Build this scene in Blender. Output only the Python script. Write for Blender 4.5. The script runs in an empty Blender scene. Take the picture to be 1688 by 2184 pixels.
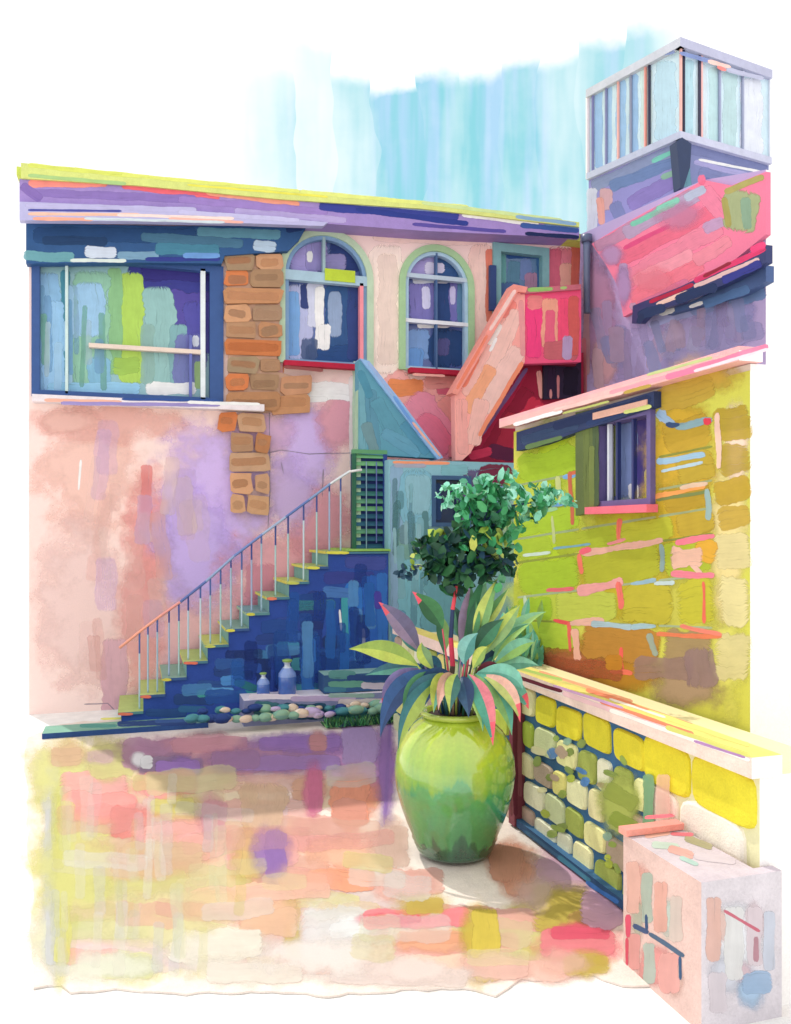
import bpy, math, random
from mathutils import Vector, Matrix
from mathutils.geometry import tessellate_polygon
random.seed(7)
R = random.random
def U(a, b): return a + (b - a) * random.random()
sc = bpy.context.scene
col = sc.collection

# ------------------------------------------------------------------ camera model
F, CX, CYY, H = 1765.0, 844.0, 1130.0, 2.2          # picture units: the photograph at 1688 x 2184
TH = math.radians(17.33); CT, ST = math.cos(TH), math.sin(TH)
CAM = Vector((0, 0, H))
def ray(x, y):
    a = (x - CX) / F; return Vector((a * CT + ST, -a * ST + CT, (CYY - y) / F))
def at(x, y, D): return CAM + ray(x, y) * D
def on(pl, x, y, off=0.0):
    """where the sight line meets a real surface: ('X',v) ('Y',v) ('Z',v) or ('P',point,normal)"""
    d = ray(x, y); k = pl[0]
    if k == 'X': return CAM + d * ((pl[1] - off) / d.x)
    if k == 'Y': return CAM + d * ((pl[1] - off) / d.y)
    if k == 'Z': return CAM + d * ((pl[1] + off - H) / d.z)
    n = pl[2]; p = pl[1] + n * off
    return CAM + d * ((p - CAM).dot(n) / d.dot(n))
def lin(c):
    return c / 12.92 if c <= 0.04045 else ((c + 0.055) / 1.055) ** 2.4
def hx(s, a=1.0):
    if isinstance(s, tuple): return (s[0], s[1], s[2], a)
    s = s.lstrip('#'); return tuple(lin(int(s[i:i + 2], 16) / 255) for i in (0, 2, 4)) + (a,)
def vary(c, d=.06):
    k = 1 + U(-d, d); return (min(.9, c[0] * k * (1 + U(-d, d) * .5)), min(.9, c[1] * k), min(.9, c[2] * k * (1 + U(-d, d) * .5)), c[3])

# ------------------------------------------------------------------ materials
class NT:
    def __init__(s, tree): s.t = tree; s.n = tree.nodes; s.l = tree.links
    def new(s, t, **kw):
        n = s.n.new(t)
        for k, v in kw.items(): setattr(n, k, v)
        return n
    def put(s, sock, v):
        if hasattr(v, 'is_linked') or hasattr(v, 'links'): s.l.new(v, sock)
        else: sock.default_value = v
    def m(s, op, a, b=None, c=None, clamp=False):
        n = s.new('ShaderNodeMath', operation=op, use_clamp=clamp)
        s.put(n.inputs[0], a)
        if b is not None: s.put(n.inputs[1], b)
        if c is not None: s.put(n.inputs[2], c)
        return n.outputs[0]
    def sstep(s, v, lo, hi):
        n = s.new('ShaderNodeMapRange', interpolation_type='SMOOTHSTEP')
        s.put(n.inputs[0], v); n.inputs[1].default_value = lo; n.inputs[2].default_value = hi
        n.inputs[3].default_value = 0; n.inputs[4].default_value = 1
        return n.outputs[0]
    def noise(s, vec, scale, detail=3, rough=.55):
        n = s.new('ShaderNodeTexNoise'); n.inputs['Scale'].default_value = scale
        n.inputs['Detail'].default_value = detail; n.inputs['Roughness'].default_value = rough
        if vec is not None: s.l.new(vec, n.inputs['Vector'])
        return n.outputs['Fac']
    def xyz(s, x, y, z=0.0):
        n = s.new('ShaderNodeCombineXYZ'); s.put(n.inputs[0], x); s.put(n.inputs[1], y); s.put(n.inputs[2], z); return n.outputs[0]
    def mixc(s, fac, a, b, mode='MIX'):
        n = s.new('ShaderNodeMix', data_type='RGBA', blend_type=mode)
        s.put(n.inputs[0], fac); s.put(n.inputs[6], a); s.put(n.inputs[7], b); return n.outputs[2]
def newmat(name):
    m = bpy.data.materials.new(name); m.use_nodes = True
    t = NT(m.node_tree); b = m.node_tree.nodes['Principled BSDF']; return m, t, b

def surface(name, rough=.8, mott=.16, scale=3.0, grain=.10, bump=.25, spec=.25, coat=0, metal=0):
    """colour comes from the mesh; watercolour mottling and paper grain from noise in object space"""
    m, t, b = newmat(name)
    at_ = t.new('ShaderNodeAttribute', attribute_name='Col')
    tc = t.new('ShaderNodeTexCoord').outputs['Object']
    n1 = t.noise(tc, scale, 5, .6); n2 = t.noise(tc, 90, 2, .6); n3 = t.noise(tc, 14, 4, .7)
    k = t.m('ADD', t.m('ADD', t.m('MULTIPLY', t.m('SUBTRACT', n1, .5), mott * 2),
                       t.m('MULTIPLY', t.m('SUBTRACT', n2, .5), grain * 2)),
            t.m('MULTIPLY', t.m('SUBTRACT', n3, .5), mott))
    k = t.m('ADD', k, 1.0)
    v = t.new('ShaderNodeVectorMath', operation='SCALE')
    t.l.new(at_.outputs['Color'], v.inputs[0]); t.l.new(k, v.inputs['Scale'])
    t.l.new(v.outputs[0], b.inputs['Base Color'])
    b.inputs['Roughness'].default_value = rough; b.inputs['Specular IOR Level'].default_value = spec
    b.inputs['Coat Weight'].default_value = coat; b.inputs['Coat Roughness'].default_value = .08
    b.inputs['Metallic'].default_value = metal
    if bump:
        bp = t.new('ShaderNodeBump'); bp.inputs['Strength'].default_value = bump; bp.inputs['Distance'].default_value = .01
        t.l.new(t.m('ADD', n3, t.m('MULTIPLY', n2, .5)), bp.inputs['Height']); t.l.new(bp.outputs[0], b.inputs['Normal'])
    return m
def brush_mat():
    m, t, b = newmat('gouache_brushwork')
    at_ = t.new('ShaderNodeAttribute', attribute_name='Col')
    st = t.new('ShaderNodeUVMap', uv_map='st'); sw = t.new('ShaderNodeUVMap', uv_map='sw')
    s1 = t.new('ShaderNodeSeparateXYZ'); t.l.new(st.outputs[0], s1.inputs[0])
    s2 = t.new('ShaderNodeSeparateXYZ'); t.l.new(sw.outputs[0], s2.inputs[0])
    end, side = s1.outputs[0], s1.outputs[1]
    str_ = t.noise(t.xyz(t.m('MULTIPLY', s2.outputs[0], 2.2), t.m('MULTIPLY', s2.outputs[1], 45)), 1.0, 4, .65)
    blo = t.noise(sw.outputs[0], 7, 4, .6)
    k = t.m('ADD', 1.0, t.m('ADD', t.m('MULTIPLY', t.m('SUBTRACT', str_, .5), .26), t.m('MULTIPLY', t.m('SUBTRACT', blo, .5), .34)))
    v = t.new('ShaderNodeVectorMath', operation='SCALE')
    t.l.new(at_.outputs['Color'], v.inputs[0]); t.l.new(k, v.inputs['Scale'])
    t.l.new(v.outputs[0], b.inputs['Base Color'])
    e = t.sstep(t.m('ADD', end, t.m('MULTIPLY', t.m('SUBTRACT', str_, .5), .8)), .0, .20)
    sd = t.sstep(t.m('ADD', side, t.m('MULTIPLY', t.m('SUBTRACT', blo, .5), .22)), .0, .05)
    a = t.m('MULTIPLY', t.m('MULTIPLY', at_.outputs['Alpha'], e), sd, clamp=True)
    dry = t.sstep(str_, .24, .40)
    a = t.m('MULTIPLY', a, t.m('ADD', .35, t.m('MULTIPLY', dry, .65)))
    t.l.new(a, b.inputs['Alpha'])
    b.inputs['Roughness'].default_value = .75; b.inputs['Specular IOR Level'].default_value = .25
    bp = t.new('ShaderNodeBump'); bp.inputs['Strength'].default_value = .06; bp.inputs['Distance'].default_value = .002
    t.l.new(str_, bp.inputs['Height']); t.l.new(bp.outputs[0], b.inputs['Normal'])
    return m
def blot_mat():
    m, t, b = newmat('watercolour_wash')
    at_ = t.new('ShaderNodeAttribute', attribute_name='Col')
    st = t.new('ShaderNodeUVMap', uv_map='st'); sw = t.new('ShaderNodeUVMap', uv_map='sw')
    s1 = t.new('ShaderNodeSeparateXYZ'); t.l.new(st.outputs[0], s1.inputs[0])
    n = t.noise(sw.outputs[0], 2.6, 5, .6); g = t.noise(sw.outputs[0], 60, 2, .6)
    r = t.m('ADD', s1.outputs[0], t.m('MULTIPLY', t.m('SUBTRACT', n, .5), 1.3))
    fall = t.m('SUBTRACT', 1.0, t.sstep(r, .30, .95))
    rim = t.m('SUBTRACT', 1.0, t.sstep(s1.outputs[0], .86, 1.0))
    t.l.new(t.m('MULTIPLY', t.m('MULTIPLY', at_.outputs['Alpha'], fall), rim, clamp=True), b.inputs['Alpha'])
    k = t.m('ADD', .9, t.m('MULTIPLY', g, .2))
    v = t.new('ShaderNodeVectorMath', operation='SCALE')
    t.l.new(at_.outputs['Color'], v.inputs[0]); t.l.new(k, v.inputs['Scale']); t.l.new(v.outputs[0], b.inputs['Base Color'])
    b.inputs['Roughness'].default_value = .85; b.inputs['Specular IOR Level'].default_value = .15
    return m
PLASTER = surface('limewashed_plaster', .85, .07, 1.6, .08, .2)
STONE = surface('painted_stone', .8, .20, 6, .14, .5)
WOOD = surface('painted_wood', .6, .18, 5, .10, .2)
GLASS = surface('window_glass', .18, .22, 2.2, .03, 0, .5)
LEAF = surface('leaf', .5, .30, 16, .10, .25, .35)
METAL = surface('painted_metal', .4, .12, 8, .05, .1, .4)
BRUSH, BLOT = brush_mat(), blot_mat()

# ------------------------------------------------------------------ mesh builder
class MB:
    def __init__(s): s.v = []; s.f = []; s.c = []; s.m = []; s.uv = []; s.sm = []; s.k = 0
    def face(s, idx, c, m=0, uv=None, sm=False):
        s.f.append(idx); s.c.append(c if isinstance(c, list) else [c] * len(idx)); s.m.append(m); s.sm.append(sm)
        s.uv.append(uv or [(1, .5, 0, 0)] * len(idx))
    def pts(s, P): o = len(s.v); s.v += [tuple(p) for p in P]; return list(range(o, o + len(P)))
    def box(s, x0, x1, y0, y1, z0, z1, c, top=None, left=None, front=None):
        i = s.pts([(x, y, z) for z in (z0, z1) for y in (y0, y1) for x in (x0, x1)])
        for q, cc in (((0, 2, 3, 1), c), ((4, 5, 7, 6), top or c), ((0, 1, 5, 4), front or c), ((2, 6, 7, 3), c), ((0, 4, 6, 2), left or c), ((1, 3, 7, 5), c)):
            s.face([i[j] for j in q], cc)
    def prism(s, P, ext, c, side=None, holes=()):
        """outline P (3-D, planar) swept by the vector ext, with holes"""
        P = [Vector(p) for p in P]; ext = Vector(ext); loops = [P] + [[Vector(p) for p in h] for h in holes]
        flat = [p for L in loops for p in L]
        tri = tessellate_polygon(loops)
        a = s.pts(flat); b = s.pts([p + ext for p in flat])
        for t in tri:
            n = (flat[t[1]] - flat[t[0]]).cross(flat[t[2]] - flat[t[0]])
            t = t if n.dot(ext) < 0 else (t[0], t[2], t[1])
            s.face([a[j] for j in t], c); s.face([b[j] for j in (t[0], t[2], t[1])], c)
        o = 0
        for L in loops:
            n = len(L)
            for j in range(n):
                k = (j + 1) % n; s.face([a[o + j], a[o + k], b[o + k], b[o + j]], side or c)
            o += n
    def tube(s, path, rad, c, n=8, caps=True, sm=True):
        path = [Vector(p) for p in path]; rings = []
        for i, p in enumerate(path):
            d = (path[min(i + 1, len(path) - 1)] - path[max(i - 1, 0)]).normalized()
            up = Vector((0, 0, 1)) if abs(d.z) < .9 else Vector((1, 0, 0))
            a = d.cross(up).normalized(); b = d.cross(a); r = rad[i] if isinstance(rad, (list, tuple)) else rad
            rings.append(s.pts([p + (a * math.cos(2 * math.pi * j / n) + b * math.sin(2 * math.pi * j / n)) * r for j in range(n)]))
        for i in range(len(rings) - 1):
            cc = c[min(i, len(c) - 1)] if isinstance(c, list) else c
            for j in range(n):
                s.face([rings[i][j], rings[i][(j + 1) % n], rings[i + 1][(j + 1) % n], rings[i + 1][j]], cc, 0, None, sm)
        if caps:
            c0 = c[0] if isinstance(c, list) else c; c1 = c[-1] if isinstance(c, list) else c
            s.face(rings[0][::-1], c0); s.face(rings[-1], c1)
    def lathe(s, prof, cen, c, n=48):
        rings = []
        for r, z in prof:
            rings.append(s.pts([(cen[0] + r * math.cos(2 * math.pi * j / n), cen[1] + r * math.sin(2 * math.pi * j / n), cen[2] + z) for j in range(n)]))
        for i in range(len(rings) - 1):
            cc = c(i) if callable(c) else c
            for j in range(n):
                s.face([rings[i][j], rings[i][(j + 1) % n], rings[i + 1][(j + 1) % n], rings[i + 1][j]], cc, 0, None, True)
        s.face(rings[0][::-1], c(0) if callable(c) else c); s.face(rings[-1], c(len(prof) - 1) if callable(c) else c)
    # ---- paint that lies on a surface: a thin layer of brushwork, part of that surface's own mesh
    def stroke(s, pl, pts, w, c, a=.95, rough=.10):
        c = vary(hx(c), .04); c = (c[0], c[1], c[2], a)
        P = []; L = [0]
        for i in range(len(pts) - 1):
            (x0, y0), (x1, y1) = pts[i], pts[i + 1]; d = math.hypot(x1 - x0, y1 - y0); n = max(2, int(d / 6))
            for j in range(n + (i == len(pts) - 2)):
                t = j / n; P.append((x0 + (x1 - x0) * t, y0 + (y1 - y0) * t))
        for i in range(1, len(P)): L.append(L[-1] + math.hypot(P[i][0] - P[i - 1][0], P[i][1] - P[i - 1][1]))
        T = L[-1]; s.k += 1; off = .0010 + s.k * .00002
        ph, ph2 = U(0, 9), U(0, 9); seed = (U(0, 60), U(0, 60)); rows = []; K = 4
        for i, (x, y) in enumerate(P):
            x0, y0 = P[max(i - 1, 0)]; x1, y1 = P[min(i + 1, len(P) - 1)]
            l = math.hypot(x1 - x0, y1 - y0) or 1; nx, ny = -(y1 - y0) / l, (x1 - x0) / l
            h1 = w * .5 * (1 + rough * (math.sin(L[i] * .07 + ph) + U(-.6, .6))); h2 = w * .5 * (1 + rough * (math.sin(L[i] * .06 + ph2) + U(-.6, .6)))
            de = min(L[i], T - L[i]) / max(w * .38, 1); rn = .50 + .50 * math.sqrt(max(0, 1 - (1 - min(1, de)) ** 2)); h1 *= rn; h2 *= rn
            row = []
            for q in range(K + 1):
                t = q / K; o = -h1 + (h1 + h2) * t
                row.append(on(pl, x + nx * o, y + ny * o, off))
            rows.append(s.pts(row))
        sc_ = (Vector(s.v[rows[0][0]]) - Vector(s.v[rows[-1][0]])).length / max(T, 1e-3)
        def uvs(i, q):
            return (min(L[i], T - L[i]) / max(w * .55, 1), min(q, K - q) / K, L[i] * sc_ + seed[0], w * sc_ * q / K + seed[1])
        for i in range(len(P) - 1):
            for q in range(K):
                s.face([rows[i][q], rows[i + 1][q], rows[i + 1][q + 1], rows[i][q + 1]], c, 1, [uvs(i, q), uvs(i + 1, q), uvs(i + 1, q + 1), uvs(i, q + 1)])
    def S(s, pl, x0, y0, x1, y1, w, c, a=.95): s.stroke(pl, [(x0, y0), (x1, y1)], w, c, a)
    def rect(s, pl, x0, y0, x1, y1, c, a=.95, sl=0.0):
        """a dab filling a rectangle of the surface; long side along the stroke"""
        if abs(x1 - x0) >= abs(y1 - y0): ym = (y0 + y1) / 2; s.S(pl, x0, ym, x1, ym + sl * (x1 - x0), abs(y1 - y0), c, a)
        else: xm = (x0 + x1) / 2; s.S(pl, xm, y0, xm + sl * (y1 - y0), y1, abs(x1 - x0), c, a)
    def blot(s, pl, x, y, rx, ry, c, a=.8):
        c = hx(c); c = (c[0], c[1], c[2], a); s.k += 1; off = .0010 + s.k * .00002
        N = 28; sd = (U(0, 50), U(0, 50)); rings = []
        for k in (0, .35, .7, 1.0):
            rings.append(s.pts([on(pl, x + rx * k * math.cos(2 * math.pi * j / N), y + ry * k * math.sin(2 * math.pi * j / N), off) for j in range(N)]) if k else s.pts([on(pl, x, y, off)]))
        def uv(k, j): 
            kk = (0, .35, .7, 1.0)[k]; return (kk, 0, sd[0] + rx * .006 * kk * math.cos(2 * math.pi * j / N), sd[1] + ry * .006 * kk * math.sin(2 * math.pi * j / N))
        for j in range(N):
            j2 = (j + 1) % N
            s.face([rings[0][0], rings[1][j], rings[1][j2]], c, 2, [uv(0, j), uv(1, j), uv(1, j + 1)])
            for k in (1, 2):
                s.face([rings[k][j], rings[k + 1][j], rings[k + 1][j2], rings[k][j2]], c, 2, [uv(k, j), uv(k + 1, j), uv(k + 1, j + 1), uv(k, j + 1)])
    def scatter(s, pl, poly, cols, n, lw, a=(.4, .85), ang=0.0, jit=.15):
        xs = [p[0] for p in poly]; ys = [p[1] for p in poly]; k = 0; guard = 0
        while k < n and guard < n * 20:
            guard += 1; x, y = U(min(xs), max(xs)), U(min(ys), max(ys)); l = U(lw[0], lw[1]); w = U(lw[2], lw[3]); t = ang + U(-jit, jit)
            dx, dy = math.cos(t) * l / 2, math.sin(t) * l / 2
            if all(inside(poly, px, py) for px, py in ((x - dx, y - dy), (x + dx, y + dy), (x - dy * w / l, y + dx * w / l), (x + dy * w / l, y - dx * w / l))):
                s.S(pl, x - dx, y - dy, x + dx, y + dy, w, random.choice(cols), U(*a)); k += 1
    def build(s, name, mat, parent=None, gain=1.0, **props):
        if gain != 1: s.c = [[(min(.95, q[0] * gain), min(.95, q[1] * gain), min(.95, q[2] * gain), q[3]) for q in f] for f in s.c]
        me = bpy.data.meshes.new(name); me.from_pydata(s.v, [], s.f)
        ca = me.color_attributes.new('Col', 'FLOAT_COLOR', 'CORNER'); ca.data.foreach_set('color', [x for f in s.c for c in f for x in c])
        u1 = me.uv_layers.new(name='st'); u1.data.foreach_set('uv', [x for f in s.uv for u in f for x in u[:2]])
        u2 = me.uv_layers.new(name='sw'); u2.data.foreach_set('uv', [x for f in s.uv for u in f for x in u[2:]])
        me.polygons.foreach_set('material_index', s.m); me.polygons.foreach_set('use_smooth', s.sm)
        me.materials.append(mat)
        if any(s.m): me.materials.append(BRUSH); me.materials.append(BLOT)
        me.update()
        o = bpy.data.objects.new(name, me); col.objects.link(o)
        if parent is not None:
            o.parent = parent; w = Vector((0, 0, 0)); p = parent
            while p is not None: w += p.location; p = p.parent
            o.location = -w
        for k, v in props.items(): o[k] = v
        return o
def inside(poly, x, y):
    r = False; j = len(poly) - 1
    for i in range(len(poly)):
        if (poly[i][1] > y) != (poly[j][1] > y) and x < (poly[j][0] - poly[i][0]) * (y - poly[i][1]) / (poly[j][1] - poly[i][1]) + poly[i][0]: r = not r
        j = i
    return r
def thing(name, loc, label, cat, group=None):
    o = bpy.data.objects.new(name, None); col.objects.link(o); o.location = loc; o.empty_display_size = .2
    o['label'] = label; o['category'] = cat
    if group: o['group'] = group
    return o
def outl(pl, pts, off=0): return [on(pl, x, y, off) for x, y in pts]

# ------------------------------------------------------------------ world and sun
w = bpy.data.worlds.new('World'); sc.world = w; w.use_nodes = True
t = NT(w.node_tree); bg = w.node_tree.nodes['Background']
SUN = Vector((-.40, .917, 0)).normalized() * math.cos(math.radians(56)) + Vector((0, 0, math.sin(math.radians(56))))
sky = t.new('ShaderNodeTexSky', sky_type='NISHITA'); sky.sun_disc = False
sky.sun_elevation = math.radians(56); sky.sun_rotation = math.atan2(SUN.x, SUN.y)
dirv = t.new('ShaderNodeTexCoord').outputs['Generated']
sp = t.new('ShaderNodeSeparateXYZ'); t.l.new(dirv, sp.inputs[0])
az = t.m('ARCTAN2', sp.outputs[0], sp.outputs[1]); el = sp.outputs[2]
def rad(d): return math.radians(d)
st1 = t.noise(t.xyz(t.m('MULTIPLY', az, 30), t.m('MULTIPLY', el, 3.0)), 1.0, 3, .6)
st2 = t.noise(t.xyz(t.m('MULTIPLY', az, 11), t.m('MULTIPLY', el, 2.0), 4.0), 1.0, 4, .6)
bl = t.noise(dirv, 9, 5, .6)
wob = t.m('MULTIPLY', t.m('SUBTRACT', t.noise(dirv, 5, 3, .6), .5), 1.6)
cell = t.m('FLOOR', t.m('ADD', t.m('MULTIPLY', az, 21), wob))
wn_ = t.new('ShaderNodeTexWhiteNoise', noise_dimensions='1D'); t.l.new(cell, wn_.inputs['W']); cr = wn_.outputs['Value']
rag = t.m('ADD', t.m('MULTIPLY', t.m('SUBTRACT', cr, .5), .035), t.m('MULTIPLY', t.m('SUBTRACT', bl, .5), .06))
azw = t.m('MULTIPLY', t.sstep(t.m('ADD', az, rag), rad(2), rad(19)), t.m('SUBTRACT', 1.0, t.sstep(az, rad(33), rad(38))))
top = t.m('SUBTRACT', 1.0, t.sstep(t.m('ADD', el, rag), .478, .500))
gap = t.m('MULTIPLY', t.m('MULTIPLY', azw, top), t.m('ADD', .50, t.m('MULTIPLY', t.sstep(st2, .22, .68), .75)), clamp=True)
gap = t.m('MULTIPLY', gap, t.m('ADD', .72, t.m('MULTIPLY', cr, .36)), clamp=True)
gap = t.m('MULTIPLY', gap, t.m('ADD', .60, t.m('MULTIPLY', bl, .8)), clamp=True)
blue = t.mixc(1.0, sky.outputs[0], (.047, .076, .052, 1), 'MULTIPLY')
bl2 = t.mixc(t.sstep(st1, .45, .7), (.27, .66, .74, 1), (.44, .68, .90, 1))
blue = t.mixc(.85, blue, bl2)
skycol = t.mixc(gap, (1.0, 1.0, 1.0, 1), blue)
t.l.new(skycol, bg.inputs['Color']); bg.inputs['Strength'].default_value = 1.0
L = bpy.data.lights.new('sun', 'SUN'); L.energy = 1.9; L.angle = math.radians(.8); L.color = (1, .95, .87)
lo = bpy.data.objects.new('sun', L); col.objects.link(lo); lo.rotation_euler = SUN.to_track_quat('Z', 'Y').to_euler(); lo.location = (-5, 8, 12)

cam = bpy.data.cameras.new('camera'); co = bpy.data.objects.new('camera', cam); col.objects.link(co); sc.camera = co
co.location = CAM; co.rotation_euler = (math.pi / 2, 0, -TH)
cam.sensor_fit = 'VERTICAL'; cam.sensor_height = 24; cam.lens = 24 * F / 2184; cam.shift_y = (CYY - 1092) / 2184; cam.clip_end = 3000
sc.view_settings.view_transform = 'Standard'; sc.view_settings.look = 'None'; sc.view_settings.exposure = .28; sc.view_settings.gamma = 1
sc.cycles.transparent_max_bounces = 24

# ------------------------------------------------------------------ ground and paving
g = MB(); i = g.pts([(-400, -400, 0), (400, -400, 0), (400, 900, 0), (-400, 900, 0)]); g.face(i, hx('#f1efec'))
g.build('ground', STONE, kind='structure')
PZ = ('Z', .012)
p = MB()
edge = [(60, 1575), (130, 1545), (260, 1532), (500, 1500), (850, 1480), (1160, 1480), (1340, 1700), (1460, 1900), (1560, 2040), (1580, 2100),
        (1480, 2092), (1330, 2104), (1240, 2068), (1190, 2092), (1110, 2084), (1060, 2122), (990, 2104), (860, 2110), (700, 2122), (560, 2112), (400, 2118),
        (250, 2108), (150, 2116), (130, 2098), (72, 2104), (66, 1990), (74, 1900), (58, 1800), (60, 1690), (52, 1620)]
pe = []
for k in range(len(edge)):
    (x0, y0), (x1, y1) = edge[k], edge[(k + 1) % len(edge)]
    n = max(1, int(math.hypot(x1 - x0, y1 - y0) / 22))
    for j in range(n): pe.append((x0 + (x1 - x0) * j / n + U(-3, 3), y0 + (y1 - y0) * j / n + U(-3, 3)))
PV = hx('#f3e6dc')
p.prism([on(PZ, x, y) for x, y in pe], (0, 0, -.010), PV)
PEACH, CORAL, PINK, PALE, CREAM, YEL, OCH, PUR, LAV, ROSE, TAN = '#f7c3a8', '#f59a92', '#f0a4a8', '#f3d5cd', '#efe6cf', '#e5e293', '#d8c566', '#a27cc2', '#cdaedd', '#f4738a', '#d9b48a'
# washes first, then slabs
for x, y, rx, ry, c, a in ((200, 1800, 190, 260, YEL, .75), (130, 1650, 110, 110, '#dedd92', .8), (150, 2000, 130, 110, '#e3e2c2', .8), (330, 1960, 240, 150, '#ebe6b0', .8),
                           (520, 1820, 240, 130, PEACH, .75), (620, 1620, 330, 60, '#c9a0c0', .9), (760, 1640, 140, 110, '#d29ccb', .9), (700, 1990, 220, 130, '#e9dcd4', .8),
                           (960, 2020, 260, 90, '#f3d2bb', .8), (1220, 1920, 130, 160, '#e8bfd0', .85), (1160, 1990, 130, 110, '#d8c55e', .8), (1180, 2060, 140, 50, '#f3c6b8', .8)):
    p.blot(PZ, x, y, rx, ry, c, a)
p.scatter(PZ, [(90, 1620), (830, 1560), (880, 1860), (1300, 1960), (1300, 2080), (90, 2095)], ['#f9c2b0', '#f3dcb8', '#f7b4ae', '#f3dcdc', '#ece3a4', '#f8d2c6'], 60, (120, 300, 40, 80), (.35, .75), 0, .10)
GR = ((100, 1590, 190, 1635, '#eac4a0', .7), (180, 1585, 300, 1660, '#dcd590', .85), (180, 1600, 250, 1625, '#e0bfc4', .5), (250, 1578, 420, 1640, '#c08fb0', .7), (300, 1610, 430, 1650, '#a58aa6', .8),  # lilac slabs near the stairs also carry the shade's violet tint
           (360, 1570, 540, 1610, '#e6a8b4', .85), (330, 1622, 420, 1650, PUR, .85), (540, 1572, 735, 1606, PUR, .95), (470, 1612, 720, 1640, '#a884be', .95), (655, 1560, 695, 1600, '#d99a9c', .9),
           (440, 1600, 560, 1640, '#b88ba8', .8), (290, 1612, 320, 1636, '#ffffff', .9), (720, 1545, 800, 1640, '#c3a5d8', .85), (740, 1650, 830, 1700, '#d58cc0', .8), (815, 1530, 850, 1760, PUR, .85),
           (130, 1685, 300, 1760, '#fb9f98', .95), (300, 1645, 430, 1705, '#fba8a2', .95), (310, 1700, 420, 1760, '#dfd27c', .8), (230, 1720, 320, 1785, '#ef8f86', .85), (300, 1750, 480, 1840, '#fbb2aa', .95),
           (420, 1700, 480, 1790, '#e2a9ae', .7), (500, 1670, 620, 1770, '#e6c2a0', .92), (470, 1700, 515, 1870, ROSE, .9), (510, 1780, 575, 1880, '#dfbf7c', .9), (555, 1770, 620, 1870, PUR, .9),
           (620, 1660, 700, 1700, '#e6b49a', .8), (700, 1655, 795, 1765, '#f5a183', .85), (660, 1640, 700, 1740, '#e583a8', .8), (700, 1700, 795, 1765, '#f6b09e', .95), (660, 1785, 800, 1850, '#fbc1a4', .95),
           (650, 1850, 800, 1895, '#f4a583', .85), (800, 1755, 870, 1850, '#e6c4b4', .9), (480, 1830, 530, 1890, '#fdfbf8', .8), (400, 1890, 620, 1950, '#f8c3a6', .85), (810, 1850, 940, 1910, '#f2b9ac', .9),
           (600, 1930, 640, 2030, '#d5bb58', .9), (500, 1930, 640, 2000, '#f5c9a8', .8), (640, 1930, 800, 2060, '#f8f4f2', .65), (700, 1960, 780, 2000, '#ffffff', .8), (770, 1940, 1005, 1985, '#f58b92', .95),
           (790, 1950, 900, 1975, '#f2607a', .7), (840, 1985, 1000, 2020, '#f5b692', .9), (860, 1910, 960, 1950, '#d6bc5b', .8), (1000, 1930, 1060, 2100, '#d3bd4f', .92), (1060, 1830, 1140, 1910, '#e3a78e', .95),
           (1040, 1800, 1110, 1880, '#e0a28a', .9), (1130, 1880, 1250, 1990, '#d6c05c', .9), (1200, 1940, 1290, 2000, '#dfb56c', .7), (1150, 1985, 1310, 2045, '#f68d95', .95), (1180, 1975, 1310, 2000, '#f2637e', .75),
           (1190, 2040, 1300, 2080, '#d5c257', .75), (1140, 1830, 1330, 1880, '#e5bcd2', .9), (1230, 1900, 1330, 1980, '#e2b4cf', .8), (990, 2040, 1120, 2090, '#f3c9bd', .85), (700, 2060, 1000, 2100, '#eedfd8', .8),
           (250, 1800, 430, 1860, '#e9c9a2', .7), (140, 1850, 400, 1900, '#e5e09a', .7), (120, 1960, 330, 2010, '#e9e9b4', .6), (90, 1720, 140, 2060, '#dcdde2', .65), (120, 1700, 160, 2050, '#e6e48a', .55),
           (360, 1990, 560, 2060, '#efeadb', .8), (200, 2030, 330, 2090, '#e9eaa8', .6), (430, 2050, 640, 2100, '#efe7da', .8), (500, 1890, 700, 1925, '#f6c8b2', .8))
for r_ in GR:
    x0_, y0_, x1_, y1_, c_, a_ = r_
    cx_, cy_ = (x0_ + x1_) / 2, (y0_ + y1_) / 2
    if R() < .85: p.blot(PZ, cx_ + U(-14, 14), cy_ + U(-8, 8), abs(x1_ - x0_) * U(.62, .85), abs(y1_ - y0_) * U(.75, 1.05), c_, a_ * .8)
    if R() < .88: p.rect(PZ, x0_ + U(-6, 14), y0_ + U(-4, 6), x1_ + U(-14, 10), y1_ + U(-6, 6), c_, a_ * U(.6, 1), sl=U(-.06, .04))
for x, y, rx, ry, c, a in ((160, 1850, 120, 160, '#e6e493', .6), (330, 1960, 170, 90, '#ece6ae', .6), (700, 2040, 220, 60, '#f6ece6', .7), (230, 2060, 160, 50, '#e9ead8', .7), (640, 1880, 100, 50, '#f9c9b4', .5), (300, 1850, 130, 40, '#efc2a0', .5), (880, 2070, 160, 40, '#f5e3dc', .7), (1200, 2050, 100, 40, '#f6cabb', .5), (450, 1930, 110, 50, '#f3dcae', .5), (560, 1620, 180, 40, '#b78fc0', .45), (1140, 1900, 60, 60, '#efd0c8', .5)):
    p.blot(PZ, x, y, rx, ry, c, a)
gpoly = [(90, 1640), (830, 1580), (880, 1860), (1300, 1960), (1300, 2080), (90, 2095)]
p.scatter(PZ, gpoly, ['#fbe9df', '#f3e9b8', '#f8c9b4', '#f3b5ad', '#fff8f2', '#e8e19c'], 26, (90, 220, 30, 64), (.15, .40), 0, .15)
p.scatter(PZ, [(90, 1640), (420, 1640), (640, 2090), (90, 2095)], ['#eef0d2', '#e6e57f', '#dfe3e8', '#f4f0e4'], 40, (60, 170, 12, 30), (.10, .30), math.pi / 2, .1)
p.build('pavement', STONE, gain=.88, kind='structure')

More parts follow.
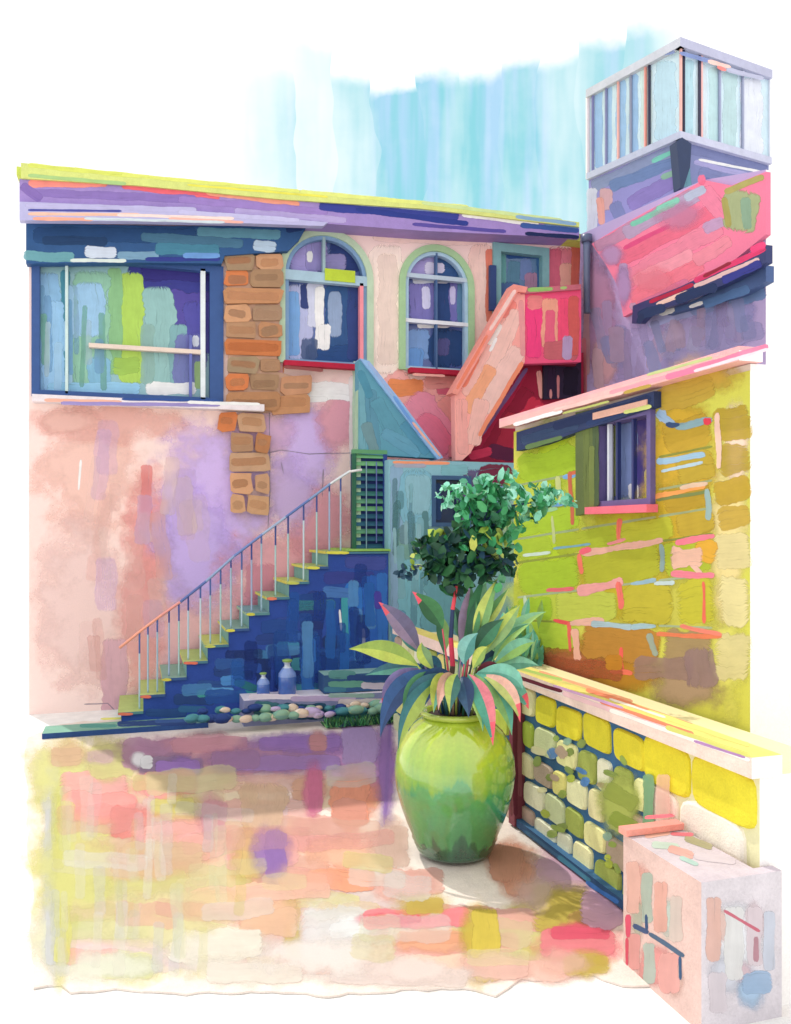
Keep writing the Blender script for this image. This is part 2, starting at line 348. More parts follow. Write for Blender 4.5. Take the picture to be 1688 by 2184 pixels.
# ------------------------------------------------------------------ left house
WY = ('Y', 10.7)
def wx(x): return on(WY, x, 800).x
def wz(x, y): return on(WY, x, y).z
def arch(x0, x1, z0, zs, zt, y, n=20):
    P = [Vector((x0, y, z0)), Vector((x1, y, z0))]; c = (x0 + x1) / 2; h = (x1 - x0) / 2
    return P + [Vector((c + h * math.cos(math.pi * j / n), y, zs + (zt - zs) * math.sin(math.pi * j / n))) for j in range(n + 1)]
XL = wx(62); XRT = 6.9
house = thing('courtyard_house', ((XL + XRT) / 2, 12.5, 0), 'long pink house with arched windows and a wide purple eave behind the stairs', 'house')
A1 = (wx(608), wx(782), wz(690, 776), wz(690, 590), wz(690, 503)); A2 = (wx(864), wx(998), wz(930, 790), wz(930, 610), wz(930, 537))
PW = (wx(78), wx(468), wz(270, 846), wz(270, 560)); SQ = (wx(1060), wx(1160), wz(1110, 700), wz(1110, 535))
def rc(q, y, e=0): return [Vector((q[0] - e, y, q[2] - e)), Vector((q[1] + e, y, q[2] - e)), Vector((q[1] + e, y, q[3] + e)), Vector((q[0] - e, y, q[3] + e))]
m = MB()
ZT = 6.35
m.prism([(XL, 10.7, 0), (XRT, 10.7, 0), (XRT, 10.7, ZT), (XL, 10.7, ZT)], (0, .3, 0), hx('#f0d3cd'), hx('#d9c9d2'), [arch(*A1, 10.7), arch(*A2, 10.7), rc(PW, 10.7), rc(SQ, 10.7)])
m.box(XL, XL + .3, 11.0, 14.5, 0, ZT, hx('#ead9d2')); m.box(XL, XRT, 14.5, 14.8, 0, ZT, hx('#e9c8c2')); m.box(XRT - .3, XRT, 11.0, 14.5, 0, ZT, hx('#e9c8c2'))
for x, y, rx, ry, c, a in ((190, 1010, 150, 170, '#ecc3b8', .9), (180, 1300, 140, 240, '#ebccc8', .9), (320, 1140, 70, 190, '#e8a29f', .85), (450, 1090, 170, 250, '#cbb2e6', .98), (420, 1180, 110, 190, '#c8b0ea', .9), (650, 950, 95, 150, '#cdb4e8', .95),
                           (560, 920, 90, 60, '#d9b3d6', .8), (720, 900, 60, 100, '#e2a3b3', .9), (600, 1230, 170, 140, '#e7a9b4', .9), (420, 1370, 170, 130, '#ebb9be', .85), (300, 1320, 70, 220, '#e9a9a6', .6), (690, 1120, 90, 120, '#e3a0b0', .8),
                           (560, 1300, 60, 60, '#dc98ac', .7), (620, 1060, 70, 110, '#cdb3e4', .8), (230, 900, 200, 60, '#e7b5ac', .8), (150, 900, 90, 40, '#e9bcb2', .8)):
    m.blot(WY, x, y, rx, ry, c, a)
m.rect(WY, 300, 990, 325, 1140, '#e58c8a', .55); m.rect(WY, 215, 1360, 275, 1540, '#dfb0bd', .8); m.rect(WY, 500, 1320, 540, 1390, '#dd9db0', .6); m.rect(WY, 520, 1200, 590, 1280, '#dc96aa', .5)
# upper wall: peach between the arches, coral by the small window and under it
m.rect(WY, 795, 492, 1040, 516, '#efd2c8', .95, .04); m.rect(WY, 788, 520, 862, 800, '#f1d8cd', .98); m.rect(WY, 1000, 520, 1050, 790, '#edc9bd', .95); m.rect(WY, 806, 540, 850, 780, '#f3ddd3', .7)
m.rect(WY, 1160, 525, 1240, 640, '#dc7f93', .95); m.rect(WY, 1165, 530, 1200, 640, '#d76a83', .9); m.rect(WY, 1195, 560, 1222, 630, '#e9aa9b', .9); m.rect(WY, 1030, 500, 1230, 516, '#dd98a5', .95, .03); m.rect(WY, 1036, 530, 1056, 690, '#d97b66', .95)
m.rect(WY, 1218, 510, 1240, 640, '#d96e62', .95)
m.rect(WY, 780, 796, 1080, 1000, '#f8aaa5', .97); m.rect(WY, 826, 805, 905, 845, '#f5935f', .9, .05); m.S(WY, 870, 850, 985, 960, 80, '#ff94ab', .95); m.S(WY, 890, 890, 960, 965, 60, '#ff7f9e', .95); m.rect(WY, 930, 810, 975, 842, '#dd6a84', .9)
m.rect(WY, 905, 800, 985, 830, '#f3a39b', .8); m.S(WY, 940, 850, 990, 910, 34, '#f0a39e', .9); m.rect(WY, 760, 780, 790, 830, '#e9b8b0', .9)
m.rect(WY, 640, 812, 755, 852, '#faf6f4', .95, .04); m.rect(WY, 540, 845, 700, 858, '#ffffff', .9); m.rect(WY, 745, 800, 762, 1000, '#f3e9ea', .8); m.rect(WY, 752, 770, 766, 1120, '#bcd6bd', .85)
m.rect(WY, 590, 530, 606, 800, '#d98455', .8); m.rect(WY, 588, 705, 604, 800, '#f2b9bd', .9)
m.scatter(WY, [(110, 880), (460, 880), (470, 1300), (300, 1400), (150, 1500)], ['#eccac4', '#e9bdb9', '#efd6d2', '#d9bfe6'], 26, (60, 160, 20, 50), (.15, .4), math.pi / 2, .2)
m.S(WY, 168, 1045, 173, 980, 5, '#ffffff', .9)
# pencil-thin cracks in the plaster
for q in (((575, 870), (576, 1050), (572, 1130)), ((560, 968), (600, 960), (660, 968), (750, 966)), ((690, 1000), (688, 1060)), ((180, 1502), (230, 1500), (250, 1520)), ((600, 985), (605, 1010))):
    m.stroke(WY, list(q), 2.2, '#8d8295', .7, .3)
m.build('wall', PLASTER, house, 1.13)

# roof: tile edge, fascia, gutter
def eave(y): return ('Y', y)
rf = MB(); E = 10.33
rf.prism(outl(eave(E), [(45, 347), (300, 372), (600, 402), (900, 430), (1236, 474), (1236, 484), (900, 445), (600, 425), (300, 396), (45, 380)]), (0, 1.2, 0), hx('#d3dc82'))
zr = 6.40
i = rf.pts([(XL - .1, E + .1, zr), (XRT, E + .1, zr), (XRT, 15, zr + .35), (XL - .1, 15, zr + .35), (XL - .1, E + .1, zr - .1), (XRT, E + .1, zr - .1), (XRT, 15, zr - .06), (XL - .1, 15, zr - .06)])
for q in ((0, 1, 2, 3), (4, 7, 6, 5), (0, 4, 5, 1), (1, 5, 6, 2), (2, 6, 7, 3), (3, 7, 4, 0)): rf.face([i[j] for j in q], hx('#c9d568'))
ep = eave(E)
for q in ((60, 352, 300, 376, 10, '#d5de6a'), (260, 372, 640, 408, 8, '#e3e878'), (640, 408, 1000, 442, 9, '#dfe882'), (900, 432, 1200, 470, 8, '#cfe6a0'), (60, 374, 270, 392, 8, '#a9cc86'), (400, 394, 700, 420, 5, '#e9e25c'), (1100, 462, 1230, 478, 8, '#8fb6d6')):
    rf.S(ep, *q, .95)
rf_o = rf.build('roof', STONE, house)
fs = MB(); ep = eave(10.36)
fs.prism(outl(ep, [(42, 381), (300, 397), (600, 426), (900, 447), (1236, 485), (1236, 508), (900, 492), (600, 470), (300, 446), (42, 436)]), (0, .34, 0), hx('#9d86c4'))
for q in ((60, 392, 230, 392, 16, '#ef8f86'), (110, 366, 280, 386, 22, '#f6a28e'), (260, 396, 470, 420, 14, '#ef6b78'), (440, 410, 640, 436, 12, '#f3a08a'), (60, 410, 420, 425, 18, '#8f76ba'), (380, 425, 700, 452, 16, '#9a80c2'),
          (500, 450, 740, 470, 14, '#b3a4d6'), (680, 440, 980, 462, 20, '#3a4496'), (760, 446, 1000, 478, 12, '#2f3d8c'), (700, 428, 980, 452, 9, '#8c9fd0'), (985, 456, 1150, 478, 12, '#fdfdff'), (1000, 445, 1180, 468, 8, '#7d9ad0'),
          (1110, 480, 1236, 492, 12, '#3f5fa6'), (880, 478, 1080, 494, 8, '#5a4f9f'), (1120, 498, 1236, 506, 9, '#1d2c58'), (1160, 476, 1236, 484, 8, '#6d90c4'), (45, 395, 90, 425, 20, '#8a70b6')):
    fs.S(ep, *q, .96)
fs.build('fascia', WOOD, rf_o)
gt = MB(); ep = eave(10.30)
gt.prism(outl(ep, [(42, 430), (300, 440), (520, 458), (700, 474), (690, 482), (520, 476), (300, 472), (42, 470)]), (0, .10, 0), hx('#b6b3dc'))
for q in ((55, 438, 420, 448, 12, '#bcb8e0'), (380, 452, 640, 470, 10, '#c3bfe4'), (60, 448, 260, 450, 5, '#4f52a2'), (60, 456, 300, 458, 7, '#f3c3ae'), (250, 458, 500, 466, 7, '#f2d8d4'), (70, 466, 200, 468, 8, '#f6ab93'), (360, 466, 520, 474, 6, '#f5b3a6'), (180, 466, 480, 474, 6, '#cfdde6')):
    gt.S(ep, *q, .96)
gt.build('gutter', METAL, rf_o)
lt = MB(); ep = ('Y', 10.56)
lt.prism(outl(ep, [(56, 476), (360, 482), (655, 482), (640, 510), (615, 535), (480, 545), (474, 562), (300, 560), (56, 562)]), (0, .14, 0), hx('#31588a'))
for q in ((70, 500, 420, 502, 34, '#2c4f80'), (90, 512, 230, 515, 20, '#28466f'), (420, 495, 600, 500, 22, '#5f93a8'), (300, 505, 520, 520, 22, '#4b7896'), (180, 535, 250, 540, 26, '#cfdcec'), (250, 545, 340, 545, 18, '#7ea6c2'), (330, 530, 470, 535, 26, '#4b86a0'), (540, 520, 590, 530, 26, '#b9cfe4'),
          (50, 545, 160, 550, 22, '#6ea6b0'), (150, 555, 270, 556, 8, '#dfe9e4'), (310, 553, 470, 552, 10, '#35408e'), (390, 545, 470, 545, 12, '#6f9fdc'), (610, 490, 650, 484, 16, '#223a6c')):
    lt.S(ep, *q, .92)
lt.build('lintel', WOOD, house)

# picture window
def window(parent, name='window', label=None):
    o = bpy.data.objects.new(name, None); return o
m = MB(); f_ = hx('#d7e2e4'); dk = hx('#2f4a86')
q = PW; y0 = 10.66
m.prism(rc(q, y0, .05), (0, .12, 0), hx('#3c5a92'), None, [rc((q[0] + .04, q[1] - .12, q[2] + .03, q[3] - .03), y0)])
m.box(wx(428), wx(438), 10.66, 10.76, q[2], q[3], hx('#e3ebef')); m.box(wx(140), wx(146), 10.66, 10.76, q[2], q[3], hx('#c9dfdd'))
m.box(wx(190), wx(428), 10.67, 10.75, wz(300, 748), wz(300, 739), hx('#e6d3c6')); m.box(wx(404), wx(410), 10.68, 10.75, q[2], wz(400, 715), hx('#6a72b6'))
pw = m.build('window', WOOD, house, label='wide picture window with blue, green and violet glass')
fy = ('Y', 10.655)
m = MB(); gy = ('Y', 10.76)
m.box(q[0], q[1], 10.76, 10.82, q[2], q[3], hx('#8fb7bf'))
for r_ in ((270, 562, 465, 640, '#3d3f8e', .97), (300, 560, 470, 600, '#37337f', .97), (340, 620, 465, 700, '#5a50a4', .9), (390, 640, 465, 760, '#5b57ac', .9), (255, 580, 310, 820, '#b4d664', .95), (230, 570, 262, 800, '#8fc08c', .9), (305, 610, 375, 830, '#93bdbc', .95), (360, 690, 400, 830, '#86b3b8', .9), (370, 710, 440, 830, '#7f82c2', .7),
           (75, 580, 130, 840, '#8fbce0', .95), (130, 575, 150, 830, '#4f93a8', .9), (150, 575, 235, 830, '#8fc0a8', .95), (160, 600, 225, 720, '#9cc6e8', .95), (90, 640, 140, 840, '#9cc8ea', .9), (185, 760, 240, 830, '#8cc0dc', .9), (100, 815, 300, 842, '#9accea', .95), (240, 760, 300, 800, '#a9cf62', .8), (310, 815, 420, 842, '#ffffff', .9), (300, 690, 330, 820, '#a3c9c0', .6), (410, 715, 425, 740, '#e9ecf8', .9), (415, 770, 430, 830, '#a8c98a', .8)):
    m.rect(gy, *r_)
m.scatter(gy, [(80, 580), (240, 580), (240, 840), (80, 840)], ['#a9d0ee', '#86b6dc', '#7fb7a8', '#c3e0ea'], 16, (60, 180, 8, 22), (.4, .9), math.pi / 2, .05)
m.build('pane', GLASS, pw)
m = MB(); m.box(q[0] - .03, wx(560), 10.52, 10.70, q[2] - .13, q[2] - .045, hx('#e9dfe4'))
sy = ('Y', 10.52)
for r_ in ((95, 853, 260, 7, '#f3b6a0'), (130, 860, 470, 8, '#9c90cc'), (260, 851, 470, 6, '#35559a'), (400, 858, 555, 7, '#ffffff')): m.S(sy, r_[0], r_[1], r_[2], r_[1] + 4, r_[3], r_[4])
m.build('sill', STONE, pw)

# brick pier
m = MB(); by = ('Y', 10.58)
m.prism(outl(('Y', 10.64), [(486, 545), (600, 545), (598, 660), (590, 792), (640, 806), (660, 872), (566, 880), (488, 876)]), (0, .06, 0), hx('#c4a08a'))
BRK = ['#b98560', '#c68f66', '#a98466', '#cf9b76', '#a38a70', '#d09a70', '#bd8158', '#c9a080', '#9f7f66', '#c8784a']
def block(x0, y0, x1, y1, c, d):
    j = lambda: U(-3.5, 3.5)
    m.prism(outl(('Y', 10.64 - d), [(x0 + 5 + j(), y0 + j()), (x1 - 5 + j(), y0 + j()), (x1 + j(), y0 + 6), (x1 + j(), y1 - 6), (x1 - 6 + j(), y1 + j()), (x0 + 6 + j(), y1 + j()), (x0 + j(), y1 - 6), (x0 + j(), y0 + 6)]), (0, d - .002, 0), vary(hx(c), .08))
    m.S(('Y', 10.64 - d), x0 + U(3, 8), (y0 + y1) / 2 + U(-5, 5), x1 - U(3, 10), (y0 + y1) / 2 + U(-5, 5), U(14, 22), random.choice(BRK), U(.2, .45))
y = 540
for k in range(16):
    h = 37 if y < 800 else 44; x0, x1 = (480, 603) if y < 760 else ((484, 596) if y < 860 else ((466, 566) if y < 920 else (490, 576)))
    if y + h > 1106: break
    if k % 3 == 2 and y < 980: block(x0, y, x1, y + h - 4, random.choice(BRK), U(.02, .05))
    else:
        xm = x0 + (x1 - x0) * (U(.36, .48) if k % 2 else U(.54, .66)); c1_, c2_ = (random.choice(BRK), random.choice(BRK)) if y < 930 else ('#cf9c78', '#d2a27e')
        block(x0, y, xm - 2, y + h - 4, c1_, U(.02, .05)); block(xm + 2, y, x1, y + h - 4, c2_, U(.02, .05))
    y += h
block(600, 800, 668, 840, '#c29070', .03); block(580, 842, 664, 882, '#bd8a66', .03)
m.build('brick_pier', STONE, house)

# arched windows
def arched(A, strokes, bars, sillpx, pal):
    m = MB(); m.prism(arch(A[0] - .09, A[1] + .09, A[2] - .02, A[3], A[4] + .09, 10.66), (0, .04, 0), hx(pal[0]), None, [arch(A[0] - .0, A[1] + .0, A[2], A[3], A[4], 10.66)])
    m.prism(arch(A[0], A[1], A[2], A[3], A[4], 10.69), (0, .09, 0), hx(pal[1]), None, [arch(A[0] + .05, A[1] - .05, A[2] + .04, A[3], A[4] - .05, 10.69)])
    for b in bars: m.box(*b)
    pl = ('Y', 10.66)
    wn = m.build('window', WOOD, house, label=pal[3])
    g = MB(); gp = ('Y', 10.79); g.prism(arch(A[0], A[1], A[2], A[3], A[4], 10.79), (0, .05, 0), hx(pal[2]))
    for q in strokes: g.rect(gp, *q)
    g.build('pane', GLASS, wn)
    s = MB(); x0, x1, z = sillpx; s.box(x0, x1, 10.54, 10.66, z - .075, z - .01, hx('#b3233f')); s.S(('Y', 10.54), *pal[4]); s.build('sill', STONE, wn)
    return wn
arched(A1, [(615, 510, 690, 585, '#a49bd2', .95), (650, 505, 700, 580, '#9a92cc', .9), (700, 515, 775, 580, '#2d3f7a', .95), (690, 540, 740, 580, '#a39bd4', .8), (612, 605, 668, 770, '#b9bfe6', .95), (612, 620, 640, 760, '#7fb0e6', .9), (640, 605, 665, 660, '#32427e', .85), (655, 600, 690, 700, '#d9dcf4', .9), (690, 605, 760, 770, '#35598c', .95), (700, 620, 730, 720, '#9fb6d8', .8), (650, 735, 770, 772, '#2c4f86', .9), (740, 605, 770, 770, '#3b4f8e', .8), (672, 610, 692, 745, '#fdfdff', .95), (680, 690, 706, 748, '#ffffff', .95), (640, 720, 680, 770, '#52658e', .7), (655, 535, 668, 560, '#ffffff', .9)],
       [(A1[0], A1[1], 10.665, 10.76, wz(690, 604), wz(690, 583), hx('#a6c3d4')), (wx(688), wx(694), 10.68, 10.76, wz(690, 583), A1[4] - .02, hx('#9cb8bf')), (wx(692), wx(756), 10.650, 10.70, wz(720, 602), wz(720, 577), hx('#b9cf3c')), (A1[1] - .10, A1[1] - .05, 10.665, 10.76, A1[2], wz(775, 606), hx('#f0929e'))],
       (wx(603), wx(764), A1[2]), ('#b9d0b4', '#7e9fc6', '#54679f', 'larger arched window with a white upright and a lime bar', (606, 782, 690, 790, 8, '#8d4a4a')))
arched(A2, [(872, 545, 930, 590, '#a79dd6', .95), (925, 545, 1000, 620, '#36588c', .9), (905, 560, 950, 585, '#ded8f4', .9), (870, 600, 940, 690, '#7d78ba', .95), (935, 590, 990, 690, '#726fb2', .9), (900, 610, 918, 660, '#d3d0f0', .95), (960, 610, 972, 650, '#c9c4ea', .95), (925, 590, 960, 790, '#2d4a80', .9), (868, 700, 920, 770, '#7ba0d6', .95), (915, 700, 990, 785, '#2b4a7e', .95), (870, 740, 905, 790, '#6d9cd6', .95), (930, 720, 960, 760, '#6a69a8', .6), (880, 590, 960, 605, '#dfe6f2', .8), (975, 545, 998, 690, '#5b86a8', .8), (890, 690, 960, 700, '#ffffff', .95)],
       [(A2[0], A2[1], 10.68, 10.76, wz(930, 597), wz(930, 588), hx('#b7c9da')), (A2[0], A2[1], 10.68, 10.76, wz(930, 692), wz(930, 684), hx('#dfe4ee')), (wx(929), wx(933), 10.685, 10.76, A2[2], A2[4] - .02, hx('#4d6a96'))],
       (wx(868), wx(1000), A2[2]), ('#a3c79a', '#a9c8e2', '#54639c', 'smaller arched window with violet and navy panes', (880, 798, 950, 802, 6, '#f3b0a6')))
m = MB(); q = SQ
m.prism(rc(q, 10.66, .07), (0, .12, 0), hx('#7fb0b4'), None, [rc((q[0] + .05, q[1] - .04, q[2] + .05, q[3] - .05), 10.66)])
sw = m.build('window', WOOD, house, label='small square window with teal frame under the eave')
m = MB(); m.box(q[0], q[1], 10.77, 10.82, q[2], q[3], hx('#5b7fa6')); gp = ('Y', 10.77)
for r_ in ((1066, 540, 1080, 690, '#6fb0ac', .9), (1080, 540, 1150, 552, '#2d5590', .95), (1082, 555, 1110, 610, '#5f8fa8', .9), (1110, 550, 1135, 600, '#7690c4', .9), (1120, 580, 1150, 620, '#b58aa6', .8), (1145, 540, 1160, 620, '#3d6aa0', .9), (1060, 600, 1110, 690, '#4e6fa0', .9)): m.rect(gp, *r_)
m.build('pane', GLASS, sw)
m = MB(); m.box(wx(1040), wx(1053), 10.60, 10.66, wz(1045, 665), wz(1045, 570), hx('#2e4578')); m.build('shutter', WOOD, sw)

# ------------------------------------------------------------------ teal outbuilding at the stair head
TY = ('Y', 9.75)
def tx(x, pl=TY): return on(pl, x, 1000).x
def tz(x, y, pl=TY): return on(pl, x, y).z
teal = thing('teal_outbuilding', (3.9, 10.1, 0), 'teal outbuilding with sloping parapet and louvred door at the stair head', 'outbuilding')
m = MB(); TZ = tz(900, 982); WN = (tx(926), tx(1000), tz(960, 1118), tz(960, 1020))
m.prism([(tx(829), 9.75, 0), (5.9, 9.75, 0), (5.9, 9.75, TZ), (tx(829), 9.75, TZ)], (0, .25, 0), hx('#84b3c2'), None, [rc(WN, 9.75)])
m.box(tx(829), 5.9, 10.0, 10.66, TZ - .15, TZ - .004, hx('#84b3c2'))
for r_ in ((832, 990, 860, 1440, '#8fb2d0', .8), (850, 1000, 925, 1120, '#7fb4c8', .9), (865, 1010, 920, 1100, '#93c3d2', .8), (840, 1120, 930, 1200, '#7aa69c', .8), (850, 1120, 990, 1160, '#6f93a0', .8), (850, 1190, 900, 1420, '#7fb9c8', .9), (900, 1200, 1000, 1400, '#6ea6b2', .9), (1000, 1000, 1095, 1200, '#7fa4c6', .8), (1030, 1150, 1095, 1420, '#8fc0c4', .9), (835, 1300, 870, 1450, '#6a9fbf', .8), (985, 1000, 1030, 1120, '#6d5a86', .7), (1020, 990, 1095, 1040, '#7a2340', .8), (940, 990, 1000, 1015, '#7fb6c0', .9)): m.rect(TY, *r_)
m.scatter(TY, [(835, 1000), (925, 1000), (925, 1430), (835, 1430)], ['#a3cfdb', '#6b9fb0', '#8fc3d0', '#5f8f98'], 22, (40, 130, 6, 18), (.4, .85), math.pi / 2, .06)
m.S(TY, 838, 986, 960, 988, 7, '#f29a76'); m.S(TY, 840, 992, 910, 994, 9, '#a4a3b6')
m.build('wall', PLASTER, teal, 1.12)
m = MB(); m.box(WN[0], WN[1], 9.82, 9.90, WN[2], WN[3], hx('#24365e')); m.S(('Y', 9.82), 935, 1030, 935, 1110, 14, '#2f4a7c'); m.S(('Y', 9.82), 970, 1030, 975, 1110, 16, '#1e2d52')
wo = MB(); wo.prism(rc(WN, 9.73, .03), (0, .09, 0), hx('#3f5f86'), None, [rc((WN[0] + .02, WN[1] - .02, WN[2] + .02, WN[3] - .02), 9.73)])
w2 = wo.build('window', WOOD, teal); m.build('pane', GLASS, w2)
m = MB(); pp = ('Y', 9.93)
m.prism(outl(pp, [(766, 768), (784, 776), (940, 978), (766, 968)]), (0, .2, 0), hx('#5b93a8'))
for q in ((775, 800, 775, 960, 18, '#6ea2b0'), (790, 830, 800, 965, 26, '#5a8fa6'), (800, 850, 850, 940, 34, '#5c97ae'), (815, 920, 900, 968, 30, '#659db6'), (780, 900, 800, 965, 24, '#6d8f98'), (860, 900, 915, 968, 26, '#5590ac'), (768, 790, 790, 850, 18, '#4f8ca6')): m.S(pp, *q, .9)
pt = m.build('parapet', PLASTER, teal, 1.12)
m = MB(); m.prism(outl(('Y', 9.89), [(768, 764), (788, 770), (852, 850), (946, 976), (934, 980), (840, 858), (782, 782)]), (0, .28, 0), hx('#8fb6e2'))
for q in ((785, 772, 840, 845, 6, '#9cb4de'), (840, 845, 900, 930, 7, '#6f9fe2'), (880, 900, 940, 974, 5, '#f0b3a6')): m.S(('Y', 9.89), *q)
m.build('coping', STONE, pt)
m = MB(); lp = ('Y', 9.93); lx0, lx1 = tx(752, lp), tx(826, lp); lz0, lz1 = 1.94, tz(790, 968, lp)
m.box(lx0, lx1, 9.98, 10.02, lz0, lz1, hx('#1f2f6e'))
n = 13
for k in range(n):
    z = lz0 + .05 + (lz1 - lz0 - .08) * k / (n - 1)
    i = m.pts([(lx0 + .05, 9.93, z - .012), (lx1 - .05, 9.93, z - .012), (lx1 - .05, 9.97, z + .035), (lx0 + .05, 9.97, z + .035)])
    c = hx(random.choice(['#5f9a78', '#3d7a74', '#6fae7a', '#2f5f78'])); m.face(i, c); j = m.pts([(v[0], v[1] + .001, v[2] - .012) for v in (m.v[a] for a in i)]); m.face(j[::-1], hx('#1c2a64'))
    m.face([i[0], j[0], j[1], i[1]], c)
ld = m.build('louvre_door', WOOD, teal)
m = MB(); m.box(lx0, lx0 + .05, 9.925, 9.99, lz0, lz1, hx('#2f6650')); m.box(lx1 - .05, lx1, 9.925, 9.99, lz0, lz1, hx('#2b4488')); m.box(lx0, lx1, 9.92, 9.99, lz1, lz1 + .05, hx('#5f9a6e'))
m.box(lx0 + .17, lx0 + .18, 9.905, 9.925, lz0 + .02, lz1 - .1, hx('#7fa0b4')); m.box(lx0 + .30, lx0 + .31, 9.905, 9.925, lz0 + .1, lz1 - .1, hx('#6a74b6'))
m.build('frame', WOOD, ld)
m = MB(); m.box(tx(738), tx(829), 9.66, 10.66, 1.935, 1.965, hx('#a9cf6a'), front=hx('#8fbf5e')); m.build('doorstep', STONE, ld)
m = MB(); m.prism(outl(('Y', 9.96), [(766, 768), (770, 768), (770, 1180), (755, 1180), (755, 968), (762, 960)]), (0, .15, 0), hx('#a9c9ac')); m.build('door_post', WOOD, teal)

# ------------------------------------------------------------------ coral outdoor staircase
cs = thing('outdoor_staircase', (5.2, 10.2, 3.0), 'coral pink outdoor flight with solid parapet climbing to a landing by the lavender building', 'staircase')
CYp = ('Y', 9.95)
m = MB()
m.prism(outl(CYp, [(1100, 612), (1120, 622), (1120, 772), (1056, 876), (1018, 940), (1004, 966), (986, 982), (972, 982), (970, 838), (1043, 716)]), (0, .14, 0), hx('#f3a49c'))
for q in ((1095, 640, 985, 830, 26, '#f08f84'), (1085, 680, 1000, 850, 44, '#f7b3aa'), (1105, 660, 1030, 830, 34, '#f9c0b6'), (1108, 740, 1030, 880, 40, '#fac6bd'), (1050, 780, 995, 880, 30, '#f7a985'), (1030, 850, 1005, 950, 36, '#f8b7ad'), (985, 850, 988, 970, 24, '#f3a59f'), (1115, 772, 1022, 930, 10, '#f2906f'), (1068, 690, 1040, 735, 16, '#fbe9e4'), (1060, 720, 1045, 750, 8, '#ffffff'), (1020, 760, 985, 825, 16, '#f0846c'), (1112, 640, 1116, 760, 12, '#e39a9c')): m.S(CYp, *q, .92)
cp = m.build('parapet', PLASTER, cs, 1.12)
m = MB(); m.prism(outl(('Y', 9.90), [(1096, 606), (1126, 612), (1122, 624), (1105, 622), (1048, 720), (976, 842), (964, 838), (1036, 712)]), (0, .22, 0), hx('#ef9a8e'))
for q in ((1100, 618, 1045, 705, 8, '#f6cfc8'), (1040, 715, 975, 830, 7, '#f28a70')): m.S(('Y', 9.90), *q)
m.build('coping', STONE, cp)
m = MB(); LP = ('Y', 9.97)
m.prism(outl(LP, [(1118, 624), (1240, 616), (1240, 772), (1118, 776)]), (0, .14, 0), hx('#e6567f'))
for r_ in ((1122, 640, 1158, 765, '#f0437f', .95), (1124, 630, 1160, 660, '#f3908f', .8), (1155, 635, 1192, 745, '#f7a68e', .9), (1162, 660, 1185, 760, '#f0688a', .8), (1190, 635, 1215, 760, '#ef5277', .95), (1158, 725, 1235, 770, '#c86a72', .85), (1212, 630, 1236, 760, '#d9645f', .9), (1200, 715, 1222, 768, '#bfa9d4', .8)): m.rect(LP, *r_)
lpar = m.build('landing_parapet', PLASTER, cs, 1.12)
m = MB(); m.prism(outl(('Y', 9.93), [(1112, 616), (1240, 606), (1240, 617), (1112, 627)]), (0, .22, 0), hx('#c8707f')); m.S(('Y', 9.93), 1125, 618, 1180, 616, 9, '#9acb74'); m.S(('Y', 9.93), 1195, 614, 1210, 613, 8, '#a9d07c'); m.build('coping', STONE, lpar)
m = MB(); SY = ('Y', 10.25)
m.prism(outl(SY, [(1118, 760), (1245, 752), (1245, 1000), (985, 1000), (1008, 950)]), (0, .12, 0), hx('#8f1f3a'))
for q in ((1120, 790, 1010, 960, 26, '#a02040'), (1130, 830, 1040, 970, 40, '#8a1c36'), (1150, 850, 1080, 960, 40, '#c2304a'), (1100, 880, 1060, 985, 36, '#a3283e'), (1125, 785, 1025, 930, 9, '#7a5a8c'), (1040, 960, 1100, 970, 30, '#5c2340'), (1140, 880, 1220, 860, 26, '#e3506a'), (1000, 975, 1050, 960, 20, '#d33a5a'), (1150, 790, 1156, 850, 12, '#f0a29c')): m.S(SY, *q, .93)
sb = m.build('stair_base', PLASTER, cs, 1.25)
m = MB(); hp = ('Y', 10.20); m.prism(outl(hp, [(1160, 776), (1240, 772), (1240, 848), (1160, 852)]), (0, .04, 0), hx('#2a1f38'))  # dark panel puts the shade of the opening under the landing into colour
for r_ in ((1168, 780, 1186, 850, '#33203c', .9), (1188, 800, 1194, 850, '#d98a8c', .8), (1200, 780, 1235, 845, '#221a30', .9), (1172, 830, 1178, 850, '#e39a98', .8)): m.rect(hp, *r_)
m.build('under_stair_dark', WOOD, sb)
m = MB(); Lp0, Lp1 = on(LP, 1118, 700), on(LP, 1240, 700); zl = on(LP, 1180, 772).z
m.box(Lp0.x, Lp1.x, 10.11, 10.68, zl, zl + .12, hx('#7c2038')); m.build('landing', STONE, cs)
for k in range(8):
    m = MB(); a = on(CYp, 1000 + 15 * k, 955 - 25 * k); b = on(CYp, 1015 + 15 * k, 955 - 25 * k); m.box(a.x, b.x, 10.10, 10.68, a.z - .06, a.z + .10, hx('#d9808a')); m.build('step', STONE, cs)

